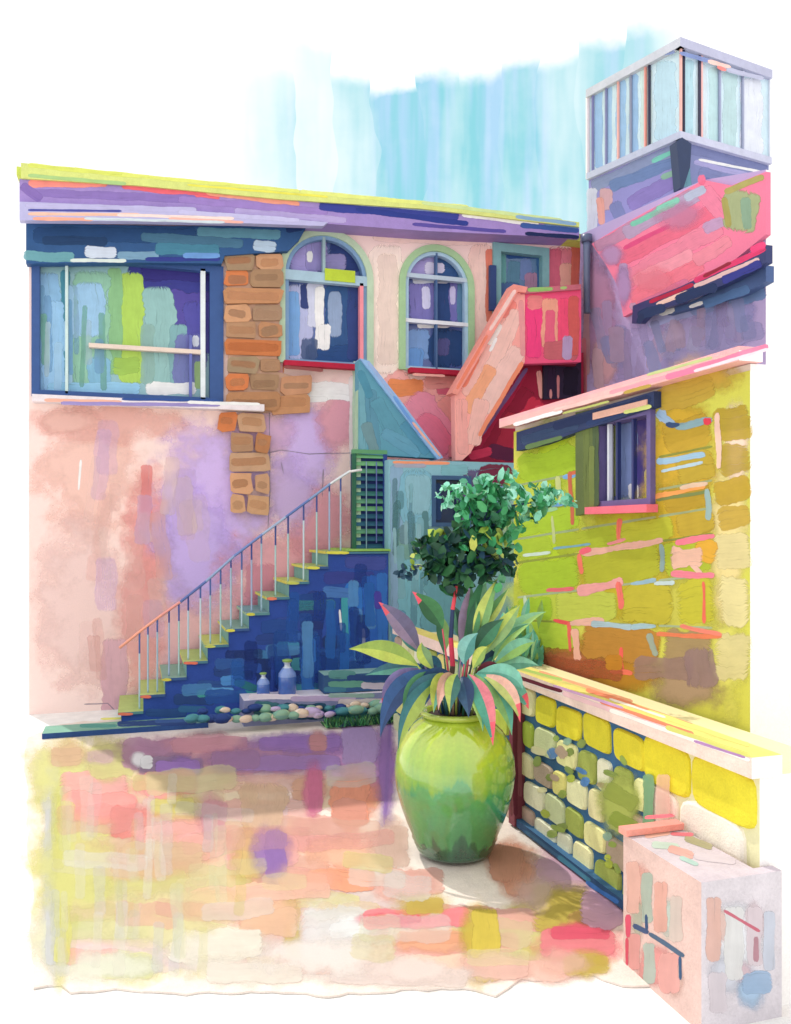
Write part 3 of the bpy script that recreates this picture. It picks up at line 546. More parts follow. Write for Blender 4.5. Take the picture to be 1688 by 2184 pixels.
# ------------------------------------------------------------------ blue stone staircase along the wall; its fronts' shade is put into the navy
X0, RUN, RISE, NS = -.17, .235, .1765, 11
st = thing('stone_staircase', (1.4, 10.2, 0), 'stone staircase with fronts in painted navy shade and yellow treads climbing along the pink wall', 'staircase')
FY = ('Y', 9.7)
NV = ['#2c3f7a', '#27386c', '#33508c', '#2e4a84', '#3a5f9c', '#244066']
for k in range(NS):
    x0 = X0 + RUN * k; x1 = x0 + RUN if k < NS - 1 else tx(829, FY); z = RISE * (k + 1)
    m = MB(); m.box(x0, x1, 9.7, 10.66, 0.0, z - .03, hx(random.choice(NV[:4])), left=hx('#7fb0ac'), front=hx(random.choice(NV[:3])))
    def px(X, Y, Z):
        v = Vector((X, Y, Z)) - CAM; D = v.x * ST + v.y * CT; return CX + F * (v.x * CT - v.y * ST) / D, CYY - F * v.z / D
    so = m.build('step', STONE, st)
    t_ = MB(); xe = x1 + .02 if k < NS - 1 else x1
    t_.box(x0 - .035, x1, 9.66, 10.66, z - .03, z, hx(random.choice(['#9fae8a', '#8fb49c', '#7fa0a0'])), top=hx(random.choice(['#9fb98a', '#8fb0a0', '#c9cf74', '#7fa3a8', '#b9c87c'])), left=hx(random.choice(['#d6d46a', '#9fc0a0', '#dccf60'])), front=hx(random.choice(['#4f7f94', '#3f5f94', '#5f8f94'])))
    fy = ('Y', 9.66); a = px(x0 - .035, 9.66, z - .015); b = px(x1, 9.66, z - .015)
    t_.S(fy, a[0], a[1], a[0] + (b[0] - a[0]) * U(.35, .6), a[1], 6.5, random.choice(['#e6e05a', '#dcd958', '#f08a66', '#cfd86a']) if k > 3 else random.choice(['#f07f66', '#e2d65a']), .95)
    t_.build('tread', STONE, so)
m = MB(); so2 = [(X0 + .004, 9.69, 0)]
for k in range(NS):
    so2 += [(X0 + RUN * k + .004, 9.69, RISE * (k + 1) - .034), (X0 + RUN * (k + 1) + .004 if k < NS - 1 else tx(828, FY), 9.69, RISE * (k + 1) - .034)]
so2 += [(tx(828, FY), 9.69, 0)]
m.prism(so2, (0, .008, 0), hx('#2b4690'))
fp_ = ('Y', 9.69); sil = [px(*v) for v in so2]; sil = [(x, y + 3) for x, y in sil]
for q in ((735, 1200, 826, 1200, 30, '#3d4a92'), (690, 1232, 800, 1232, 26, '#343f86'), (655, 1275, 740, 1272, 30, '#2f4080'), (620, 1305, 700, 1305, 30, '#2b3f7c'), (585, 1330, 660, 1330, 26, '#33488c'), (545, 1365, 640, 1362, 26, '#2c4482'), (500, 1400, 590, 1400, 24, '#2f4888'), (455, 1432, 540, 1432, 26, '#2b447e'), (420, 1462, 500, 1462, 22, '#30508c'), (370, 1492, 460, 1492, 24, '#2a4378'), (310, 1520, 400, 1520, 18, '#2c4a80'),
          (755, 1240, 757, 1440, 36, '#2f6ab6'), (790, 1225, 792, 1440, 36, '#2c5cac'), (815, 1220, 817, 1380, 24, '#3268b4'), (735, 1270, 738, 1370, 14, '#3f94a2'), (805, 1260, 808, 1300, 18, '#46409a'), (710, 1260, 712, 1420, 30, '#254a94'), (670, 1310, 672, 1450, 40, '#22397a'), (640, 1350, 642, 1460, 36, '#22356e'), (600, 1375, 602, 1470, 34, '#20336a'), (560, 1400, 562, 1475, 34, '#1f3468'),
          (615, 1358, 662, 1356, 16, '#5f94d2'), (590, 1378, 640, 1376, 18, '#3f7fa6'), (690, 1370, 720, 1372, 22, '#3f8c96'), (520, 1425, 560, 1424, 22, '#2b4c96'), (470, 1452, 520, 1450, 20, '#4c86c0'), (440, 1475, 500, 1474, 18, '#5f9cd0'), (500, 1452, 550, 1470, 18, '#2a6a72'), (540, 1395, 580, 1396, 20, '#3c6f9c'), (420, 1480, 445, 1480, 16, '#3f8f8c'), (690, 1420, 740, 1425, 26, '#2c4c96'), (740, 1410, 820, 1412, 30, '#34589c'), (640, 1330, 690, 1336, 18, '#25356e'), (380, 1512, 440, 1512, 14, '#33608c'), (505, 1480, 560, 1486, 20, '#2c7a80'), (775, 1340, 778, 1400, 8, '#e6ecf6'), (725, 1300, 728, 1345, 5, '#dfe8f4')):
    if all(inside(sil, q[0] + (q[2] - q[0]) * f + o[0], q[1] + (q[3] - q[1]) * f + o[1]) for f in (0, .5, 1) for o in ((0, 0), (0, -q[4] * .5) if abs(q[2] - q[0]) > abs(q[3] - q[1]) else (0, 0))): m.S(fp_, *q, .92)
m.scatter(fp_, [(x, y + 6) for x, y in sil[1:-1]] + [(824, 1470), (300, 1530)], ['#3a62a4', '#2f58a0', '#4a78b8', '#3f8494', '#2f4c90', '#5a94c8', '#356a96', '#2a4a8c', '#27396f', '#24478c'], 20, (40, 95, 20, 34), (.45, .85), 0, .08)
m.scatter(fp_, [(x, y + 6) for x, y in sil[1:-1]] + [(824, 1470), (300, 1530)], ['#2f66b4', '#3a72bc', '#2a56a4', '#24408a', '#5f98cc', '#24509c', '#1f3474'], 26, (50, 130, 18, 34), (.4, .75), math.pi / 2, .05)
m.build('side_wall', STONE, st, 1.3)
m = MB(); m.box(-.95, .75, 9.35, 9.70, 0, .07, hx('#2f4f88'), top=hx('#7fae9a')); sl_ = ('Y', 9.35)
for q in ((250, 1544, 420, 1540, 12, '#2c4480'), (330, 1538, 440, 1536, 8, '#3f5f9c'), (170, 1548, 250, 1548, 8, '#5f9c98')): m.S(sl_, *q)
zt = ('Z', .07)
for q in ((215, 1533, 300, 1531, 5, '#e2e070'), (300, 1530, 350, 1529, 5, '#f08a62'), (400, 1524, 470, 1522, 6, '#d6c55a')): m.S(zt, *q)
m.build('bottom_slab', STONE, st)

# railing
rl = thing('stair_railing', (1.2, 9.78, 0), 'thin pale blue metal railing climbing the stone staircase', 'railing')
RY = 9.80; RP = ('Y', RY)
hpts = [(255, 1382), (300, 1346), (345, 1312), (385, 1284), (440, 1240), (500, 1186), (560, 1140), (610, 1103), (660, 1066), (705, 1032), (745, 1006), (772, 1002)]
P = outl(RP, hpts)
m = MB(); m.tube(P, .016, [hx('#f3a68c'), hx('#f3a68c'), hx('#e79b92'), hx('#5a6fae'), hx('#8fa6cc'), hx('#6f86c0'), hx('#9fb2cf'), hx('#5f78b4'), hx('#7f9ac4'), hx('#dfe6ea'), hx('#f2f2f0')], 8); m.build('handrail', METAL, rl)
def railz(X):
    for i in range(len(P) - 1):
        if P[i].x <= X <= P[i + 1].x: t = (X - P[i].x) / (P[i + 1].x - P[i].x); return P[i].z + (P[i + 1].z - P[i].z) * t
    return P[-1].z
for k, x in enumerate((298, 316, 336, 361, 382, 402, 428, 449, 471, 493, 516, 537, 558, 588, 615, 648, 676, 703, 727)):
    X = on(RP, x, 1200).x; zz = railz(X); s = max(0, min(NS - 1, int((X - X0 + .035) / RUN))); zb = RISE * (s + 1) if X > X0 - .03 else .07
    m = MB(); d = hx(random.choice(['#3a4f92', '#44609e', '#2f4488'])); l = hx(random.choice(['#b7d2e0', '#a3c2d4', '#c6dce6', '#9db4d2', '#aacfcf']))
    c = zz - U(.12, .35) * (zz - zb)
    m.tube([(X, RY, zb), (X, RY, zb + .03), (X, RY, c), (X, RY, c + .03), (X, RY, zz)], [.011] * 5, [l, l, l, d, d], 6); m.build('baluster', METAL, rl)

# ------------------------------------------------------------------ ledge, bottles, rocks in front of the stairs
lx0, lx1 = tx(520, ('Y', 9.3)), tx(850, ('Y', 9.3))
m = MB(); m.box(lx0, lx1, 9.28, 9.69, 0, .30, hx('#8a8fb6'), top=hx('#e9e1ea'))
lp = ('Y', 9.28)
for r_ in ((530, 1480, 640, 1492, '#ede3ee', .95), (620, 1484, 760, 1496, '#c9b6dc', .9), (700, 1478, 800, 1488, '#9fc0b8', .9), (720, 1490, 845, 1510, '#f0e2e4', .8), (540, 1495, 600, 1530, '#4a7f8c', .9), (600, 1500, 700, 1535, '#2f5a78', .9), (700, 1505, 840, 1535, '#3f8f8a', .8), (740, 1500, 800, 1520, '#33548c', .9)): m.rect(lp, *r_)
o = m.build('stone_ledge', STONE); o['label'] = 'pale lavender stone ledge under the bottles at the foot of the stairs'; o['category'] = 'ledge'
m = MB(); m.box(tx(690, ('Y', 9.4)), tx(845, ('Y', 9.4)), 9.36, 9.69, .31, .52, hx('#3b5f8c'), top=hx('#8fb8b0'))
for r_ in ((700, 1430, 760, 1448, '#5f9a98', .95), (740, 1440, 840, 1452, '#35508c', .9), (700, 1452, 780, 1466, '#6fae98', .9), (770, 1455, 845, 1470, '#d9cfdc', .85), (690, 1465, 740, 1476, '#4c86a0', .9)): m.rect(('Y', 9.36), *r_)
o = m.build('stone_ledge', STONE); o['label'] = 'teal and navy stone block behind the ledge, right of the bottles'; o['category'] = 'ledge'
def bottle(xp, hgt, r, label):
    b = on(('Y', 9.48), xp, 1470); b = Vector((b.x, 9.48, .30))
    t = thing('bottle', b, label, 'bottle', 'blue bottles on the ledge')
    m = MB(); c1 = hx('#4f74bb')
    pr = [(r * .85, 0), (r, .02), (r, hgt * .52), (r * .92, hgt * .62), (r * .5, hgt * .76), (r * .32, hgt * .80), (r * .32, hgt * .88), (r * .42, hgt * .90), (r * .42, hgt * .92)]
    m.lathe(pr, b, lambda i: hx('#4a70bb') if i < 2 else (hx('#7f9ad6') if i < 4 else hx('#c9d6e6')), 28)
    m.build('body', GLZ, t)
    m = MB(); m.lathe([(r * .45, hgt * .921), (r * .55, hgt * .94), (r * .55, hgt * .98), (r * .3, hgt)], b, hx('#8fb45e'), 16); m.build('stopper', METAL, t)
GLZ = surface('glazed_glass', .12, .25, 9, .02, 0, .5, .6)
bottle(562, .27, .075, 'smaller blue glass bottle on the stone ledge under the stairs')
bottle(613, .41, .105, 'taller blue glass bottle on the stone ledge under the stairs')
rk = [('lavender', ['#c8b2d8', '#b79fce', '#d9c8e2']), ('sandy beige', ['#e3cbb4', '#d8bfa6', '#eddccb']), ('sage green', ['#8fb59a', '#a7c59c', '#7fae9c']), ('navy blue', ['#2f4684', '#3a5690', '#28407a']), ('teal', ['#4f8f98', '#5fa3a6', '#3f7f8e'])]
def rock(x, y, Y, s, kind):
    b = on(('Y', Y), x, y); b.z = max(.0, b.z); c = [hx(q) for q in kind[1]]
    m = MB(); n, k = 10, 6; ph = U(0, 6); rings = []
    sx, sy, sz = s * U(.9, 1.25), s * U(.7, .95), s * U(.5, .7); rot = U(0, 3); ca, sa = math.cos(rot) * .3 + .7, 0
    for i in range(k + 1):
        f = math.pi * (.04 + .92 * i / k); rr = []
        for j in range(n):
            th = 2 * math.pi * j / n; w_ = 1 + .16 * math.sin(2 * th + ph) + U(-.13, .13)
            rr.append((b.x + sx * math.sin(f) * math.cos(th) * w_, b.y + sy * math.sin(f) * math.sin(th) * w_, b.z + sz - sz * math.cos(f)))
        rings.append(m.pts(rr))
    for i in range(k):
        for j in range(n): m.face([rings[i][j], rings[i][(j + 1) % n], rings[i + 1][(j + 1) % n], rings[i + 1][j]], c[(j // 3 + i // 3) % 3], 0, None, True)
    m.face(rings[0][::-1], c[0]); m.face(rings[-1], c[1], 0, None, True)
    o = m.build('rock', STONE); o['label'] = 'small rounded ' + kind[0] + ' rock in the border at the foot of the stairs'; o['category'] = 'rock'; o['group'] = kind[0] + ' rocks along the stair foot'
for x in range(412, 852, 19):
    rock(x + U(-8, 8), 1546 - (x - 400) * .055 + U(-3, 3), U(9.02, 9.1), U(.05, .10), random.choice(rk[:3] if 470 < x < 700 else rk[2:]))
for x in range(424, 850, 20):
    b_ = U(-3, 3); rock(x + U(-8, 8), 1524 - (x - 400) * .03 + b_, U(9.16, 9.24), U(.045, .09), random.choice(rk))
m = MB()
for _ in range(900):
    x = U(tx(690, ('Y', 9.0)), tx(870, ('Y', 9.0))); y = U(8.86, 9.08); h = U(.03, .10); a = U(0, 6.3); d = .016; q = (U(-.05, .05), U(-.05, .05))
    i = m.pts([(x - d * math.cos(a), y - d * math.sin(a), .03), (x + d * math.cos(a), y + d * math.sin(a), .03), (x + q[0], y + q[1], .03 + h)]); m.face(i, hx(random.choice(['#2f6a44', '#4f9a62', '#2a4f58', '#7fb46c'])))
m.build('ground_cover', LEAF, kind='stuff')

# ------------------------------------------------------------------ low stone wall on the right
LX = 2.72; lw = thing('low_stone_wall', (2.85, 5.5, 0), 'low wall of yellow and cream rubble stones with blue mortar and a coral coping', 'wall')
WZ = 1.07; Y0, Y1 = 3.12, 8.6
m = MB(); m.box(LX, 3.26, Y0, Y1, 0, WZ, hx('#ece2b0'), left=hx('#e9e6b8'), front=hx('#fbf9f7'))
lpX = ('X', LX)
m.build('core', PLASTER, lw, .96)
m = MB()
STN = ['#e6e6a4', '#eeebb8', '#f0efd0', '#c4ab9a', '#a9b85e', '#bfd0a0', '#e9e58c', '#b3c650', '#d6dfae', '#b9a792']
def blobstone(y0, y1, z0, z1, c, t=.03, lump=.12):
    cy, cz = (y0 + y1) / 2, (z0 + z1) / 2; hy, hz = (y1 - y0) / 2, (z1 - z0) / 2; n = 18; ph = U(0, 6); rings = []
    for kk, xo in ((1.0, 0.0), (.98, t * .55), (.91, t)):
        rr = []
        for j in range(n):
            a = 2 * math.pi * j / n; e = .42
            sx_ = math.copysign(abs(math.cos(a)) ** e, math.cos(a)); sz_ = math.copysign(abs(math.sin(a)) ** e, math.sin(a)); w_ = kk * (1 + lump * .5 * math.sin(2 * a + ph) - lump * .3)
            rr.append((LX - xo, cy + hy * sx_ * w_, cz + hz * sz_ * w_))
        rings.append(m.pts(rr))
    for i in range(2):
        for j in range(n): m.face([rings[i][j], rings[i][(j + 1) % n], rings[i + 1][(j + 1) % n], rings[i + 1][j]][::-1], c)
    m.face(rings[2][::-1], c)
mo = MB(); mo.prism([(LX, 3.98, 0), (LX, Y1, 0), (LX, Y1, WZ), (LX, 3.98, WZ - .02)], (-.006, 0, 0), hx('#3f6c98'))
m_ = m; hts = [0, .20, .40, .60, .82, 1.06]
for r in range(5):
    y = 4.0 - U(0, .1)
    while y < Y1 - .1:
        l = U(.17, .34) * (1.5 if r == 4 and y < 5 else 1); c = hx('#e6dc3c') if (r == 4 and y < 5.2) else hx(random.choice(STN))
        j0, j1 = U(-.015, .015), U(-.015, .015)
        blobstone(max(y + .008, 3.98), y + l - .008, hts[r] + .012 + j0, hts[r + 1] - .012 + j1, vary(c, .08)); y += l
# paler big stones towards the near end
for y0, y1, z0, z1, c in ((3.13, 3.60, .80, 1.065, '#e9dd3c'), (3.605, 4.02, .80, 1.065, '#e8dc38'), (3.2, 3.7, .45, .82, '#f6efe0'), (3.7, 3.97, .5, .80, '#f4e4d4'), (3.2, 3.6, .02, .44, '#f2e6e0'), (3.6, 3.97, .02, .46, '#f3cdbb')):
    blobstone(y0, y1, z0, z1, hx(c), .02, .03)
so = mo.build('mortar', STONE, lw); so.name = 'mortar_bed'
m.scatter(('X', LX - .031), [(1130, 1530), (1340, 1610), (1340, 1880), (1130, 1760)], ['#c2ab98', '#9fb85a', '#b9c94c', '#f3f1c0', '#9cc3b0', '#5f93d6', '#8fa456'], 30, (14, 36, 10, 22), (.75, .95), .5, .6)
m.blot(('X', LX - .031), 1320, 1710, 62, 95, '#b9c768', .95); m.S(('X', LX - .031), 1290, 1680, 1360, 1720, 40, '#b3c25c', .5); m.S(('X', LX - .031), 1300, 1740, 1365, 1775, 34, '#a9bf52', .55); m.rect(('X', LX - .031), 1372, 1650, 1395, 1790, '#7fae84', .85); m.rect(('X', LX - .031), 1398, 1650, 1430, 1790, '#f6c3b2', .55)
m.build('stone_facing', STONE, lw, .95)
m = MB(); m.box(LX - .07, 2.82, Y0 - .03, Y1, WZ + .003, WZ + .10, hx('#efd0a8'), top=hx('#e6d678'), left=hx('#f2d8cc'), front=hx('#fbf9f7'))
cpx = ('X', LX - .07); ctz = ('Z', WZ + .10)
for q in ((1120, 1452, 1300, 1512, 9, '#f6e3e0'), (1200, 1478, 1450, 1566, 10, '#f6c8cc'), (1280, 1496, 1480, 1566, 8, '#f58a6c'), (1300, 1514, 1600, 1622, 9, '#fbf3ea'), (1180, 1462, 1330, 1510, 6, '#d9a8d2'), (1420, 1550, 1600, 1612, 10, '#dfe07a'), (1480, 1580, 1590, 1616, 6, '#b98ac0'), (1090, 1440, 1200, 1475, 8, '#6a2436')): m.S(cpx, *q)
for q in ((1100, 1424, 1300, 1480, 7, '#d9d07c'), (1150, 1432, 1350, 1496, 6, '#f4a57c'), (1250, 1470, 1480, 1548, 9, '#f48e6a'), (1380, 1516, 1600, 1590, 10, '#e6e27c'), (1080, 1418, 1200, 1450, 6, '#a9c86a'), (1300, 1490, 1420, 1530, 5, '#fbe3d6')): m.S(ctz, *q)
m.build('coping', STONE, lw, .94)
m = MB(); m.box(LX - .075, LX - .007, 4.02, 5.62, .03, .085, hx('#2f4f74'), top=hx('#3f6a92'))
kx = ('X', LX - .075)
for q in ((1120, 1772, 1200, 1832, 8, '#3a6484'), (1190, 1826, 1260, 1880, 10, '#4a86a0'), (1250, 1880, 1320, 1926, 10, '#3f74b8')): m.S(kx, *q)
m.build('plinth', STONE, lw)
# maroon post
m = MB(); pb = on(('Z', .03), 1106, 1757)
m.prism([(pb.x - .055, pb.y - .05, .03), (pb.x + .05, pb.y - .05, .03), (pb.x + .055, pb.y - .05, 1.12), (pb.x - .045, pb.y - .05, 1.14)], (0, .10, 0), hx('#7a3a46'))
pyp = ('Y', pb.y - .05)
for q in ((1098, 1480, 1100, 1740, 10, '#6a2c3c'), (1108, 1500, 1110, 1700, 9, '#8d5058'), (1090, 1600, 1092, 1740, 6, '#9a5f66')): m.S(pyp, *q)
o = m.build('wooden_post', WOOD); o['label'] = 'dark maroon wooden post against the rubble wall behind the jar'; o['category'] = 'post'

# pale block in the right corner
BX, BY0, BY1, BZ, BX1 = 2.35, 3.05, 3.657, .66, 2.78
bk = thing('stone_block', (2.6, 3.0, 0), 'pale pink and white stone block in the near right corner', 'stone block')
m = MB(); m.box(BX, BX1, BY0, BY0 + .06, 0, BZ, hx('#f0cfc6'), top=hx('#dccfd8'), front=hx('#e6dfe6')); m.box(BX, LX - .045, BY0 + .06, BY1, 0, BZ, hx('#f0cfc6'), top=hx('#dccfd8'), front=hx('#e6dfe6')); bx = ('X', BX); bt = ('Z', BZ); bf = ('Y', BY0)
for x, y, rx, ry, c, a_ in ((1365, 1900, 30, 70, '#f5b9ab', .9), (1430, 1960, 30, 60, '#cfdcd2', .9), (1400, 2060, 50, 60, '#f4a8a4', .95), (1360, 1960, 20, 60, '#c6cdb8', .7), (1440, 2090, 24, 60, '#eec8bc', .8)): m.blot(bx, x, y, rx, ry, c, a_)
for r_ in ((1336, 1836, 1366, 1950, '#f6c2b4', .9), (1368, 1860, 1392, 1970, '#c3d3c4', .8), (1394, 1880, 1424, 1990, '#f4bcae', .9), (1340, 1990, 1366, 2070, '#f5aca6', .9), (1372, 2010, 1398, 2100, '#c6d2c6', .85), (1404, 2030, 1450, 2120, '#f6b2ac', .9), (1334, 1950, 1346, 2000, '#f0607c', .95), (1334, 2000, 1341, 2060, '#ef5f76', .9), (1428, 1910, 1456, 2010, '#e9d6cc', .8)): m.rect(bx, *r_)
for q in ((1350, 1972, 1384, 1990, 11, '#4b6088'), (1384, 1990, 1460, 2040, 10, '#5a7390'), (1450, 2040, 1452, 2090, 7, '#3f5f86'), (1378, 1950, 1380, 1985, 7, '#44608a')): m.S(bx, *q, .95)
fxy = lambda x, y: (1502 + (x - 1470) * 1.22, y + 12)
for x, y, rx, ry, c, a_ in ((1530, 1990, 70, 100, '#eef0f6', .95), (1510, 2070, 50, 60, '#dfe2ee', .9), (1560, 1960, 30, 60, '#f0dde2', .9), (1555, 2100, 40, 60, '#b9d4f0', .95), (1500, 1960, 26, 50, '#f5d2c8', .8), (1540, 2060, 30, 30, '#f3d6de', .7)): m.blot(bf, *fxy(x, y), rx, ry, c, a_)
for r_ in ((1474, 1900, 1500, 2040, '#f6c8bc', .8), (1505, 1920, 1540, 2080, '#f1f3f8', .8), (1545, 1920, 1572, 2050, '#efe0e6', .85), (1574, 1930, 1594, 2060, '#d5dcec', .85), (1535, 2060, 1590, 2110, '#b4d0f0', .8), (1478, 2060, 1510, 2150, '#eadfe8', .8), (1556, 1985, 1566, 2040, '#cf9aa6', .8)): m.rect(bf, *fxy(r_[0], r_[1]), *fxy(r_[2], r_[3]), r_[4], r_[5])
m.S(bf, *fxy(1505, 1930), *fxy(1568, 1975), 7, '#e0788c', .85)
for q in ((1375, 1782, 1430, 1776, 12, '#f7bfae'), (1390, 1800, 1450, 1808, 16, '#cfe0d2'), (1425, 1808, 1480, 1826, 18, '#f2b8ae'), (1460, 1785, 1520, 1808, 16, '#b9b088'), (1480, 1824, 1570, 1838, 16, '#e6d8e0'), (1430, 1778, 1480, 1780, 9, '#f0808c'), (1450, 1828, 1490, 1844, 10, '#bfe0d6')): m.S(bt, *q, .9)
m.build('body', STONE, bk, .80)
m = MB(); m.box(BX - .015, LX - .045, BY1 - .05, BY1 + .02, BZ + .004, BZ + .035, hx('#f2a294'), top=hx('#f39a92')); m.S(('Z', BZ + .035), 1375, 1744, 1440, 1738, 8, '#ef6f82'); m.build('edge_stone', STONE, bk)

# ------------------------------------------------------------------ yellow annex
AX = 3.3; AZ = 3.10; AY0, AY1 = 3.86, 6.93
an = thing('yellow_annex', (4.6, 5.4, 0), 'lime and ochre block-built annex with small barred window beside the courtyard', 'building')
ap = ('X', AX)
def aY(x): return on(ap, x, 1000).y
def aZ(x, y): return on(ap, x, y).z
WA = (aY(1395), aY(1285), aZ(1340, 1072), aZ(1340, 890))
m = MB(); ho = [Vector((AX, WA[0], WA[2])), Vector((AX, WA[1], WA[2])), Vector((AX, WA[1], WA[3])), Vector((AX, WA[0], WA[3]))]
m.prism([(AX, AY0, 0), (AX, AY1, 0), (AX, AY1, AZ), (AX, AY0, AZ)], (.3, 0, 0), hx('#cfce58'), hx('#fbf9f7'), [ho])
m.box(AX + .3, 5.9, AY0 + .004, AY0 + .3, 0, AZ, hx('#fbf9f7')); m.box(AX + .3, 5.9, AY1 - .3, AY1 - .004, 0, AZ, hx('#cfce58')); m.box(AX + .01, 6.0, AY0 + .01, AY1 - .01, AZ, AZ + .04, hx('#d9cdbf'), front=hx('#fbf9f7'))
for x, y, rx, ry, c, a in ((1160, 1120, 100, 220, '#b3cc33', .97), (1180, 960, 80, 90, '#b6cf34', .95), (1150, 1290, 90, 140, '#c2cf4e', .9), (1450, 960, 110, 160, '#cfa93a', .97), (1430, 1110, 150, 100, '#c5a633', .95), (1330, 1160, 140, 120, '#bfc23a', .9), (1350, 1260, 160, 110, '#c4b233', .95), (1480, 1290, 120, 120, '#cfcb5a', .9), (1555, 1150, 52, 260, '#efdc9a', .9), (1570, 950, 38, 120, '#f3d8c4', .95), (1550, 1420, 56, 160, '#dfdc6e', .95), (1250, 1400, 150, 60, '#b98d3a', .9), (1220, 1430, 140, 60, '#b8704a', .9), (1330, 1440, 120, 60, '#c08a30', .85), (1470, 1450, 100, 90, '#b3987c', .95), (1500, 800, 100, 60, '#cfae4c', .9)):
    m.blot(ap, x, y, rx, ry, c, a)
# blocks: tinted faces and painted joints that run level along the wall
VPX, VPY = 293.0, 1130.0
def lv(x, xr, yr): return VPY + (yr - VPY) * (x - VPX) / (xr - VPX)      # a level line through (xr,yr)
rows = [(940, -.24), (1008, -.20), (1072, -.17), (1128, -.16), (1180, -.15), (1258, -.12), (1328, .04), (1396, .20)]
def ry(k, x): return rows[k][0] + rows[k][1] * (x - 1240)
WINB = [(1236, 830), (1405, 820), (1405, 1092), (1236, 1118)]
for k in range(len(rows) - 1):
    xs = ([1102, 1182, 1320, 1440, 1528, 1604] if k % 2 else [1102, 1238, 1412, 1520, 1606])
    for j in range(len(xs) - 1):
        x0, x1 = xs[j], xs[j + 1]; ya, yb, yc, yd = ry(k, x0), ry(k + 1, x0), ry(k, x1), ry(k + 1, x1)
        if any(inside(WINB, x, y) for x in (x0 + 4, (x0 + x1) / 2, x1 - 4) for y in ((ya + yb) / 2, (yc + yd) / 2)): continue
        xm = (x0 + x1) / 2
        c = random.choice(['#b6d63a', '#bedb46', '#b0d036', '#c8dc58']) if xm < 1240 else random.choice(['#cfa93c', '#c9a638', '#d2b04a', '#c4a83a']) if (xm > 1400 and k < 4) else random.choice(['#e8d78e', '#efd0b8', '#dfd978', '#e6d9a0']) if xm > 1530 else random.choice(['#c0cf3c', '#cdc83e', '#c8bc3c', '#c8d458', '#c2c43a']) if k < 6 else random.choice(['#c08a3a', '#b8763f', '#b09060', '#b59a70'])
        m.S(ap, x0 + 2, (ya + yb) / 2, x1 - 2, (yc + yd) / 2, abs(yb - ya + yd - yc) / 2 - 4, c, U(.6, .92))
    for x0, x1 in ((1104, 1236), (1240, 1400), (1405, 1520)):
        if k and not any(inside(WINB, x, ry(k, x)) for x in (x0 + 4, (x0 + x1) / 2, x1 - 4)): m.S(ap, x0, ry(k, x0), x1, ry(k, x1), 5, random.choice(['#9aa548', '#a8b890', '#8f9a4a', '#b7c9a8']), .7)
for q in ((1200, 1018, 1230, 1012, 9, '#7fb0e0'), (1215, 1012, 1235, 1006, 7, '#d9714c'), (1170, 1078, 1215, 1068, 8, '#6fa6e0'), (1150, 1090, 1190, 1085, 7, '#9ccf9a'), (1216, 1005, 1222, 1120, 8, '#c96a4e'), (1190, 1015, 1195, 1075, 8, '#c6d08a'), (1400, 985, 1505, 970, 10, '#9fc3dc'), (1410, 1005, 1500, 985, 7, '#b8d3e0'),
          (1250, 1085, 1385, 1072, 11, '#f46f80'), (1395, 1060, 1505, 1035, 9, '#f0a25a'), (1450, 1042, 1510, 1030, 8, '#e9c7ac'), (1400, 1066, 1515, 1046, 6, '#7f8a52'), (1508, 1042, 1512, 1110, 12, '#9cb8b6'), (1323, 1105, 1320, 1155, 9, '#f27a66'), (1295, 1160, 1335, 1150, 8, '#f5949a'), (1240, 1180, 1415, 1152, 14, '#eeb6a6'), (1235, 1178, 1262, 1172, 9, '#f2677c'), (1236, 1180, 1240, 1225, 9, '#f07a66'), (1410, 1160, 1412, 1220, 10, '#8fa7a8'),
          (1440, 1158, 1525, 1142, 12, '#f58296'), (1435, 1165, 1500, 1230, 10, '#f0c0b2'), (1430, 1225, 1525, 1228, 12, '#f5859a'), (1165, 1260, 1225, 1255, 9, '#f0717c'), (1230, 1262, 1330, 1240, 16, '#f2a5a6'), (1320, 1240, 1324, 1300, 10, '#f2776e'), (1345, 1245, 1400, 1236, 8, '#9cc0d6'), (1395, 1245, 1440, 1242, 9, '#c9dde2'), (1500, 1240, 1502, 1330, 6, '#f2725f'), (1180, 1322, 1215, 1330, 9, '#f2565c'), (1214, 1325, 1217, 1390, 8, '#f06a62'), (1215, 1330, 1290, 1325, 16, '#f3bcb0'), (1260, 1330, 1350, 1338, 11, '#b0cedd'), (1345, 1338, 1400, 1336, 10, '#aacbd8'), (1400, 1352, 1540, 1358, 10, '#f2865f'), (1450, 1335, 1540, 1355, 7, '#f28a7a'),
          (1115, 1185, 1175, 1178, 7, '#cfe2d4'), (1180, 1170, 1260, 1160, 5, '#7fb0c8'), (1178, 1100, 1182, 1160, 6, '#c4d292'), (1120, 1270, 1124, 1330, 6, '#c8d9c0'), (1225, 1340, 1232, 1410, 16, '#f0b7a8'), (1325, 1380, 1330, 1440, 7, '#f2655c'), (1300, 1432, 1350, 1436, 8, '#f27a66'), (1385, 1350, 1400, 1400, 12, '#a3b1a2'), (1410, 870, 1412, 900, 16, '#a9c4e0'), (1400, 880, 1440, 905, 14, '#9fbcdc'), (1440, 910, 1520, 895, 12, '#8fb0b8'), (1500, 898, 1518, 896, 14, '#ee4558'), (1420, 905, 1450, 905, 9, '#36507c'), (1530, 880, 1534, 1000, 10, '#f3cdb9'), (1480, 1170, 1530, 1180, 40, '#e9b13e'), (1430, 1190, 1500, 1190, 42, '#efc0ac')):
    m.stroke(ap, [(q[0], q[1]), ((q[0] + q[2]) / 2 + U(-2, 2), (q[1] + q[3]) / 2 + U(-2, 2)), (q[2], q[3])], q[4] * U(1.0, 1.35), q[5], .9, .22)
